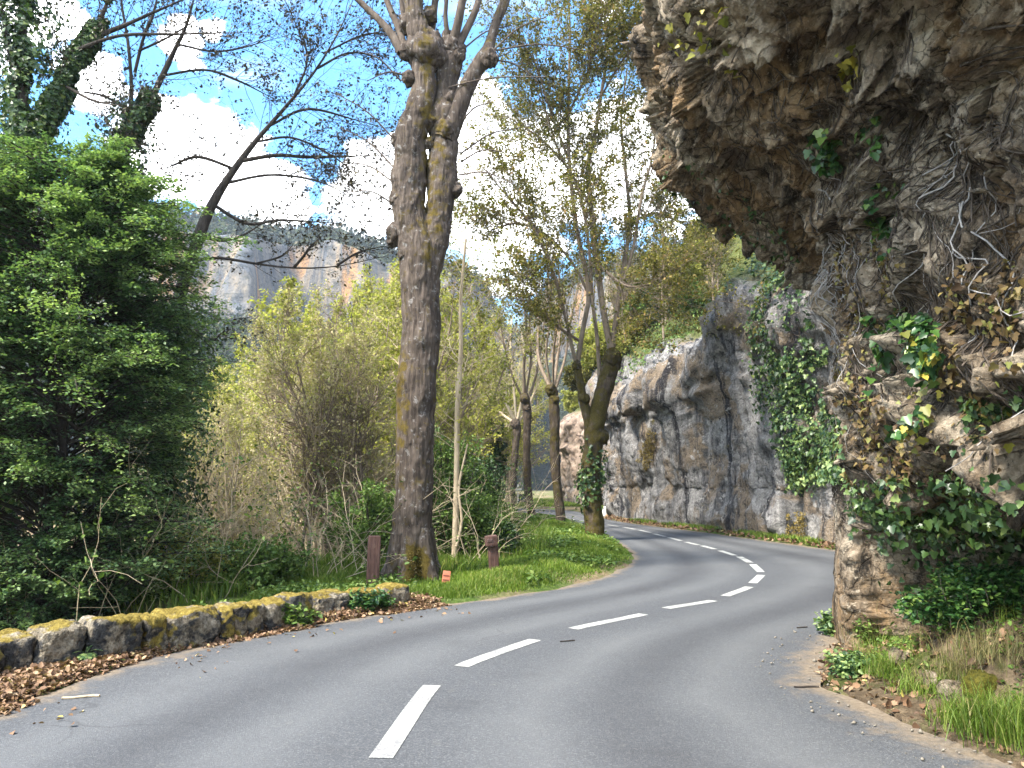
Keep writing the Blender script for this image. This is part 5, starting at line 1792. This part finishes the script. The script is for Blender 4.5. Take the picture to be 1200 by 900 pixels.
T.build('grey_vine_bundle', MAT_VINEPALE, kind='stuff', label='bundle of thick grey vine stems high on the rock', cat='vines')


def leaf_patch(name, label, poly, n, size, mat, shape='ivy', V=VRd, N=NRd, clump=2.0, thr=-.05, off=.05, stems=True, cat='ivy', seed=0, group=None, mixin=None):
    if V is VRd:
        n, size = int(n * 2.2), size * .78
    k = pick(V, N, poly, n)
    q, nn = V.reshape(-1, 3)[k], N.reshape(-1, 3)[k]
    keep = fbm(q * clump, 3, seed=400 + seed) > thr
    q, nn = q[keep], nn[keep]
    c = q[np.argmin(q[:, 2])] if len(q) else np.zeros(3)
    root = thing(name, label, cat, tuple(c), group)
    L = Leaves()
    pos = q + nn * (off * (.2 + RNG.random(len(q)) ** .8))[:, None] + RNG.normal(0, .02, (len(q), 3))
    nr_ = nn * .9 + RNG.normal(0, .45, (len(q), 3)) + np.array([0, 0, .35])
    ax_ = RNG.normal(0, .55, (len(q), 3)) + np.array([0, 0, -1.0])
    L.add(pos, nr_, ax_, size * RNG.uniform(.5, 1.35, len(q)), shape)
    L.build('leaves', mat, root)
    if stems:
        T = Tubes()
        m_ = max(6, n // 60)
        kk = pick(V, N, poly, m_)
        ij = np.unravel_index(kk, V.shape[:2])
        T.add(surf_walk(ij, 12, .3, 3.5, .3, V, N, np.full(m_, .02)), taper(np.full(m_, .004 + .0002 * n ** .3), 12, .4), 4)
        T.build('stems', MAT_VINE, root)
    return root


leaf_patch('ivy', 'green ivy with big pale tipped leaves on the middle of the rock face', [(1022, 380), (1085, 375), (1105, 410), (1090, 480), (1045, 515), (1015, 470)], 1150, .075, MAT_IVY, off=.09, seed=1)
leaf_patch('ivy', 'yellow green ivy sprig beside the big leaved patch', [(1065, 395), (1110, 400), (1105, 470), (1075, 520), (1080, 440)], 110, .08, MAT_IVYYEL, off=.10, seed=2, thr=-.3)
leaf_patch('ivy', 'dark ivy strand hanging high under the overhang', [(1010, 130), (1085, 110), (1090, 290), (1050, 320), (1015, 250)], 330, .07, MAT_IVY, seed=3, thr=.02)
leaf_patch('ivy', 'small dark ivy strand near the lip of the overhang', [(950, 150), (980, 150), (985, 190), (960, 195)], 60, .07, MAT_IVY, seed=4, thr=-.4)
leaf_patch('ivy', 'withered brown ivy spread over the upper rock face', [(985, 300), (1130, 290), (1150, 380), (1040, 400), (985, 420)], 1500, .045, MAT_IVYBROWN, seed=5, thr=-.02)
leaf_patch('ivy', 'brown and olive creeper covering the shadowed right of the rock', [(1120, 320), (1200, 310), (1200, 500), (1140, 520), (1100, 420)], 1700, .05, MAT_IVYBROWN, seed=6, thr=-.1)
leaf_patch('ivy', 'rusty creeper trailing at the foot of the leafy ivy', [(985, 430), (1075, 500), (1080, 565), (1000, 570), (980, 500)], 1100, .045, MAT_IVYBROWN, seed=7, thr=-.05)
leaf_patch('ivy', 'sparse yellow leaves at the very top of the overhang', [(765, 5), (860, 5), (860, 80), (775, 60)], 36, .075, MAT_IVYYEL, seed=8, thr=-.5, stems=False)
leaf_patch('ivy', 'two yellow leaf sprigs under the roof of the overhang', [(985, 60), (1010, 60), (1010, 100), (985, 100)], 20, .07, MAT_IVYYEL, seed=9, thr=-.9, stems=False)
leaf_patch('ivy', 'yellow leaf tuft by the rock ledge at the frame side', [(1172, 480), (1200, 470), (1200, 520), (1175, 520)], 70, .06, MAT_IVYYEL, seed=10, thr=-.9, stems=False)
leaf_patch('ivy', 'fresh green ivy low on the corner of the rock pillar', [(968, 490), (1000, 490), (1000, 560), (970, 560)], 420, .05, MAT_EVERGREEN, seed=11, thr=-.5, off=.10)
leaf_patch('ivy', 'fine dead creeper matted over the whole lit rock face', [(985, 290), (1200, 240), (1200, 540), (1000, 560)], 2600, .036, MAT_IVYBROWN, seed=14, thr=-.05, off=.06)
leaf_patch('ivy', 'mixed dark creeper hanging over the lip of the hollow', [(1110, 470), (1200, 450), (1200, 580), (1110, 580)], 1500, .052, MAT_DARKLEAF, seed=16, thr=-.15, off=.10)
leaf_patch('ivy', 'dense dark foliage filling the hollow under the rock', [(1025, 560), (1200, 550), (1200, 720), (1030, 700)], 3000, .062, MAT_DARKLEAF, seed=15, thr=-.12, off=.25)  # real foliage, massed so its dark leaves also stand in for the hollow's shade
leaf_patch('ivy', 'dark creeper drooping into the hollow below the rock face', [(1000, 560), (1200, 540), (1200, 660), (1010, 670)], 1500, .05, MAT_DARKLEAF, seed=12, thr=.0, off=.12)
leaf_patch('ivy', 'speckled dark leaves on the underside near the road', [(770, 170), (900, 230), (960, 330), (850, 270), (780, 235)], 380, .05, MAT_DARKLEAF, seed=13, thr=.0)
# on the long cliff
cl = dict(V=VCd, N=NCd)
leaf_patch('ivy', 'thick dark ivy curtain between long cliff and rock pillar', [(880, 300), (960, 330), (970, 540), (930, 560), (890, 470)], 6500, .10, MAT_DARKLEAF, seed=20, thr=-.25, off=.35, **cl)
leaf_patch('ivy', 'fresh green ivy over the lower right of the long cliff', [(905, 420), (972, 400), (975, 570), (915, 570)], 3200, .085, MAT_EVERGREEN, seed=21, thr=-.05, off=.3, **cl)
leaf_patch('ivy', 'bright mossy grass cushion on the cliff beside the pillar', [(920, 535), (970, 525), (972, 562), (930, 570)], 2200, .075, MAT_GRASS, shape='long', seed=22, thr=-.9, off=.22, stems=False, cat='grass cushion', **cl)
leaf_patch('ivy', 'leafy green fringe along the brow of the long cliff', [(700, 440), (760, 395), (800, 372), (825, 355), (832, 380), (800, 405), (760, 430), (708, 468)], 7000, .12, MAT_SHRUB, shape='oval', seed=28, thr=-.2, off=.45, stems=False, cat='scrub', **cl)
leaf_patch('ivy', 'ivy spilling from the crest down the left of the long cliff', [(700, 420), (790, 350), (850, 290), (880, 330), (820, 375), (760, 425), (710, 445)], 4200, .10, MAT_DARKLEAF, seed=23, thr=-.02, off=.3, **cl)
leaf_patch('ivy', 'straw coloured dry grass on the slope above the cliff', [(780, 370), (800, 290), (850, 270), (840, 340), (815, 378)], 6000, .20, MAT_IVYYEL, shape='long', seed=24, thr=-.5, off=.12, stems=False, cat='grass', **cl)
leaf_patch('ivy', 'brown moss streak down the middle of the long cliff', [(748, 540), (762, 500), (770, 508), (766, 545), (756, 552)], 2600, .05, MAT_MOSS, shape='diamond', seed=25, thr=-.9, off=.10, stems=False, cat='moss', **cl)
leaf_patch('ivy', 'mossy tuft at the cliff foot left of the pillar', [(920, 600), (948, 598), (950, 640), (922, 640)], 1500, .05, MAT_MOSS, shape='diamond', seed=26, thr=-.3, off=.14, stems=False, cat='moss', **cl)
leaf_patch('ivy', 'olive scrub leaves strewn along the high slope', [(700, 400), (760, 250), (860, 250), (800, 350), (720, 430)], 6000, .12, MAT_WOODLEAF, shape='oval', seed=27, thr=-.1, off=.6, stems=False, cat='scrub', **cl)


def bank_pick(poly, n):
    return BANKG.reshape(-1, 3)[pick(BANKG, BANKN, poly, n)]


def tuft(name, label, c, n, h, w, mat, lean=.6, spread=.12, cat='grass tuft', group=None):
    root = thing(name, label, cat, tuple(c), group)
    B = Blades()
    pos = np.asarray(c) + RNG.normal(0, spread, (n, 3)) * [1, 1, .12]
    B.add(pos, h * RNG.uniform(.4, 1.15, n), w, lean)
    B.build('blades', mat, root)
    return root


def bank_at(px, py):
    q = BANKG.reshape(-1, 3)
    x, y, d = proj(q)
    return q[np.argmin((x - px) ** 2 + (y - py) ** 2 + np.where(d < .5, 1e9, 0))]


Bw, Lw = Blades(), Leaves()
qb = BANKG.reshape(-1, 3)
drb = -line_dist(qb[:, 0], qb[:, 1], RE)
kb = np.flatnonzero((drb > .22) & (qb[:, 1] > 2.5) & (fbm(qb * 2.6, 3, seed=95) > -.08))
kb = RNG.choice(kb, 9000)
pb_ = qb[kb] + RNG.normal(0, .02, (9000, 3)) * [1, 1, 0]
Bw.add(pb_, .05 + .12 * RNG.random(9000) ** 2, .0018, .8)
kb = np.flatnonzero((drb > .3) & (qb[:, 1] > 2.5) & (fbm(qb * 3.3, 3, seed=96) > .08))
kb = RNG.choice(kb, 5200)
Lw.scatter(qb[kb] + [0, 0, .03] + RNG.normal(0, .03, (5200, 3)) * [1, 1, .8], .034, 'oval', up=.5)
Bw.build('bank_grass', MAT_GRASS, kind='stuff', label='short thin grass over the earth bank under the rock', cat='grass')
Lw.build('bank_weeds', MAT_SHRUB, kind='stuff', label='small leafy weeds over the earth bank under the rock', cat='weeds')
MAT_DRYGRASS = leaf_mat('dry_grass_blades', [(0, (.05, .055, .016)), (.5, (.125, .115, .04)), (1, (.24, .20, .09))], .3)
for (px, py, n, h, wd, mt, sp, lab) in [(1180, 860, 1500, .22, .0022, MAT_GRASS, .14, 'lush bright grass tuft at the near corner of the bank'), (1140, 850, 500, .13, .002, MAT_GRASS, .10, 'small grass tuft beside the lush bright one'),
                                        (1075, 740, 520, .26, .0022, MAT_GRASS, .10, 'blue-green grass tuft in the middle of the bank'), (1040, 790, 420, .17, .002, MAT_GRASS, .08, 'grass tuft at the foot of the pillar near the debris'),
                                        (1015, 690, 420, .30, .0015, MAT_DRYGRASS, .12, 'dry grass hanging beside the rock pillar'), (1060, 700, 520, .26, .0015, MAT_DRYGRASS, .16, 'tall dry grass under the hollow'),
                                        (1180, 770, 600, .20, .0015, MAT_DRYGRASS, .18, 'dry grass above the moss cushion'), (1130, 790, 360, .16, .0015, MAT_DRYGRASS, .12, 'thin dry tuft above the leaf debris'),
                                        (1085, 810, 300, .13, .002, MAT_GRASS, .10, 'short grass tuft low on the bank')]:
    tuft('grass_tuft', lab, bank_at(px, py), n, h, wd, mt, .75, sp)


def nettle(label, c, n, h, r, mat, leaf=.055):
    root = thing('leafy_plant', label, 'plant', tuple(c))
    T, L = Tubes(), Leaves()
    st = np.asarray(c) + RNG.normal(0, r * .6, (n, 3)) * [1, 1, .15]
    A = walk(st, np.c_[RNG.normal(0, .25, (n, 2)), np.ones(n)], h * RNG.uniform(.5, 1.1, n), 6, .1, .0)
    T.add(A, taper(np.full(n, .0035), 6, .5), 4)
    pos = (A[:, 1:, None] + RNG.normal(0, .035, (n, 6, 7, 3)) * [1, 1, .5]).reshape(-1, 3)
    L.scatter(pos, leaf, 'oval', up=.55, jitter=.4)
    T.build('stems', MAT_SHRUB if False else MAT_DARKTWIG, root)
    L.build('leaves', mat, root)
    return root


for (px, py, n, h, r, mt, lab) in [(1165, 690, 90, .24, .26, MAT_IVY, 'big bed of broad green leaves under the hollow'), (1190, 740, 60, .24, .18, MAT_EVERGREEN, 'pale green leafy plants at the side of the hollow'),
                                   (1110, 720, 60, .22, .2, MAT_IVY, 'dark green leafy plants below the drooping creeper'), (1075, 740, 36, .2, .14, MAT_SHRUB, 'small leafy plant among the bank grasses'),
                                   (1000, 790, 30, .16, .07, MAT_EVERGREEN, 'fresh low plant at the foot of the rock pillar'), (1020, 745, 26, .28, .10, MAT_SHRUB, 'leafy sprig beside the pillar base'), (1130, 690, 50, .2, .2, MAT_DARKLEAF, 'shaded leafy plant deep in the hollow')]:
    nettle(lab, bank_at(px, py), int(n * 1.6), h * .8, r * 1.15, mt, .040)
c = np.array([*G(971, 745)[:2] + np.array([.06, .05]), 0.01])
nettle('little bright green plant where the rock pillar meets the road', c, 26, .2, .05, MAT_EVERGREEN, .045)
nettle('green weeds against the front of the stone wall near its gap', np.array([*(G(335, 733)[:2]), .02]), 40, .17, .14, MAT_SHRUB, .05)
nettle('leafy weeds covering the short wall piece', np.array([*(G(428, 717)[:2]), .02]), 60, .19, .17, MAT_IVY, .05)


def fern(label, c, n, ln, out=(0, 0, 0), mat=MAT_EVERGREEN):
    root = thing('fern', label, 'fern', tuple(c))
    T, L = Tubes(), Leaves()
    a = RNG.uniform(0, 2 * np.pi, n)
    d = np.c_[np.cos(a), np.sin(a), RNG.uniform(.5, 1.1, n)] + np.array(out) * 1.0
    A = walk(np.tile(np.asarray(c, float), (n, 1)), d, ln * RNG.uniform(.6, 1.1, n), 12, .05, -.13)
    T.add(A, taper(np.full(n, .003), 12, .3), 3)
    tg = norm(np.gradient(A, axis=1))
    for sgn in (-1, 1):
        sd = np.cross(tg, np.array([0, 0, 1.0])) * sgn
        for sub in (0, .5):
            Pm = A[:, 1:] * (1 - sub) + A[:, :-1] * sub
            size = ln * .24 * np.sin(np.linspace(.35, np.pi * .97, 12))[None] * np.ones((n, 1))
            L.add(Pm.reshape(-1, 3), (np.cross(sd, tg)[:, 1:] * sgn + [0, 0, .2]).reshape(-1, 3), (sd + tg * .45)[:, 1:].reshape(-1, 3), size.ravel(), 'long' if False else 'diamond')
    T.build('stalks', MAT_DARKTWIG, root)
    L.build('fronds', mat, root)
    return root


fern('small bright fern growing from the face of the stone wall', np.array([*(G(100, 781)[:2]), .10]), 12, .15, (.3, -.6, 0))
k = pick(VRd, NRd, [(1120, 560), (1175, 545), (1180, 585), (1125, 590)], 1)
if len(k):
    fern('hanging fern with arching fronds on the rock ledge', VRd.reshape(-1, 3)[k[0]] + NRd.reshape(-1, 3)[k[0]] * .03, 26, .36, (-.6, -.5, 0), MAT_SHRUB)
# moss cushion and stones on the bank
m = NT('moss_cushion')
n_ = m.noise(m.pos(), 45, 6, .7)
MAT_CUSH = m.out(m.principled(m.ramp(n_, [(.3, (.03, .032, .008)), (.7, (.13, .115, .022))]), .95, m.bump(n_, 1.0, .02), .05))
c = bank_at(1152, 808)
v, f = boulder(c + [0, .05, .02], np.array([.085, .08, .055]), .3, 501)
bo = build('moss_cushion', v, [f], MAT_CUSH, loc=tuple(c), smooth=True, label='rounded olive moss cushion on the bank above the grass tuft', cat='moss')
stones = [(1115, 818, .07, 'pale angular stone right of the leaf debris'), (1090, 800, .055, 'small grey stone half buried in the bank'), (1055, 775, .05, 'brown stone near the pillar foot'), (1180, 735, .07, 'dim rounded stone under the hollow'), (1200, 700, .10, 'pale broken stone at the side of the hollow')]
for i, (px, py, r, lab) in enumerate(stones):
    c = bank_at(px, py)
    v, f = boulder(c + [0, 0, r * .3], np.array([r * 1.2, r, r * .8]), i * 1.1, 520 + i, 14)
    build('stone', v, [f], MAT_ROCK, loc=tuple(c), smooth=True, label=lab, cat='stone')
# twigs fallen on the road
for i, (px, py, L_, rz, lab) in enumerate([(95, 818, .22, .1, 'pale broken stick lying on the asphalt near the wall'), (945, 806, .18, -.2, 'dark curved twig on the dusty right edge'), (665, 752, .14, .1, 'thin dark twig on the asphalt beside a centre dash'), (940, 736, .12, 0, 'short dark twig on the road in front of the pillar')]):
    c = G(px, py)
    t = Tubes()
    ss = np.linspace(-.5, .5, 9)[:, None] * L_
    pth = c + ss * np.array([math.cos(rz), math.sin(rz), 0]) + np.c_[0 * ss, .02 * np.sin(ss * 20), .008 + 0 * ss]
    t.add(pth, np.full(9, .006 if i else .009), 6)
    t.build('fallen_twig', MAT_PALE if i == 0 else MAT_DARKTWIG, loc=tuple(c), label=lab, cat='twig')
# ------------------------------------------------------------------ thin spring haze in the valley
m = NT('haze')
vol = m.n('ShaderNodeVolumePrincipled', {'Color': (.72, .82, .95), 'Density': HAZE, 'Anisotropy': .2})
m.n('ShaderNodeOutputMaterial', {'Volume': vol.outputs[0]})
hx, hy0, hy1, hz0, hz1 = 2600., -900., 3600., -40., 185.
v = np.array([(x, y, z) for x in (-hx, hx) for y in (hy0, hy1) for z in (hz0, hz1)])
build('haze', v, [np.array([(0, 1, 3, 2), (4, 6, 7, 5), (0, 4, 5, 1), (2, 3, 7, 6), (0, 2, 6, 4), (1, 5, 7, 3)])], m.id, kind='stuff', label='thin bluish haze filling the valley air', cat='haze')
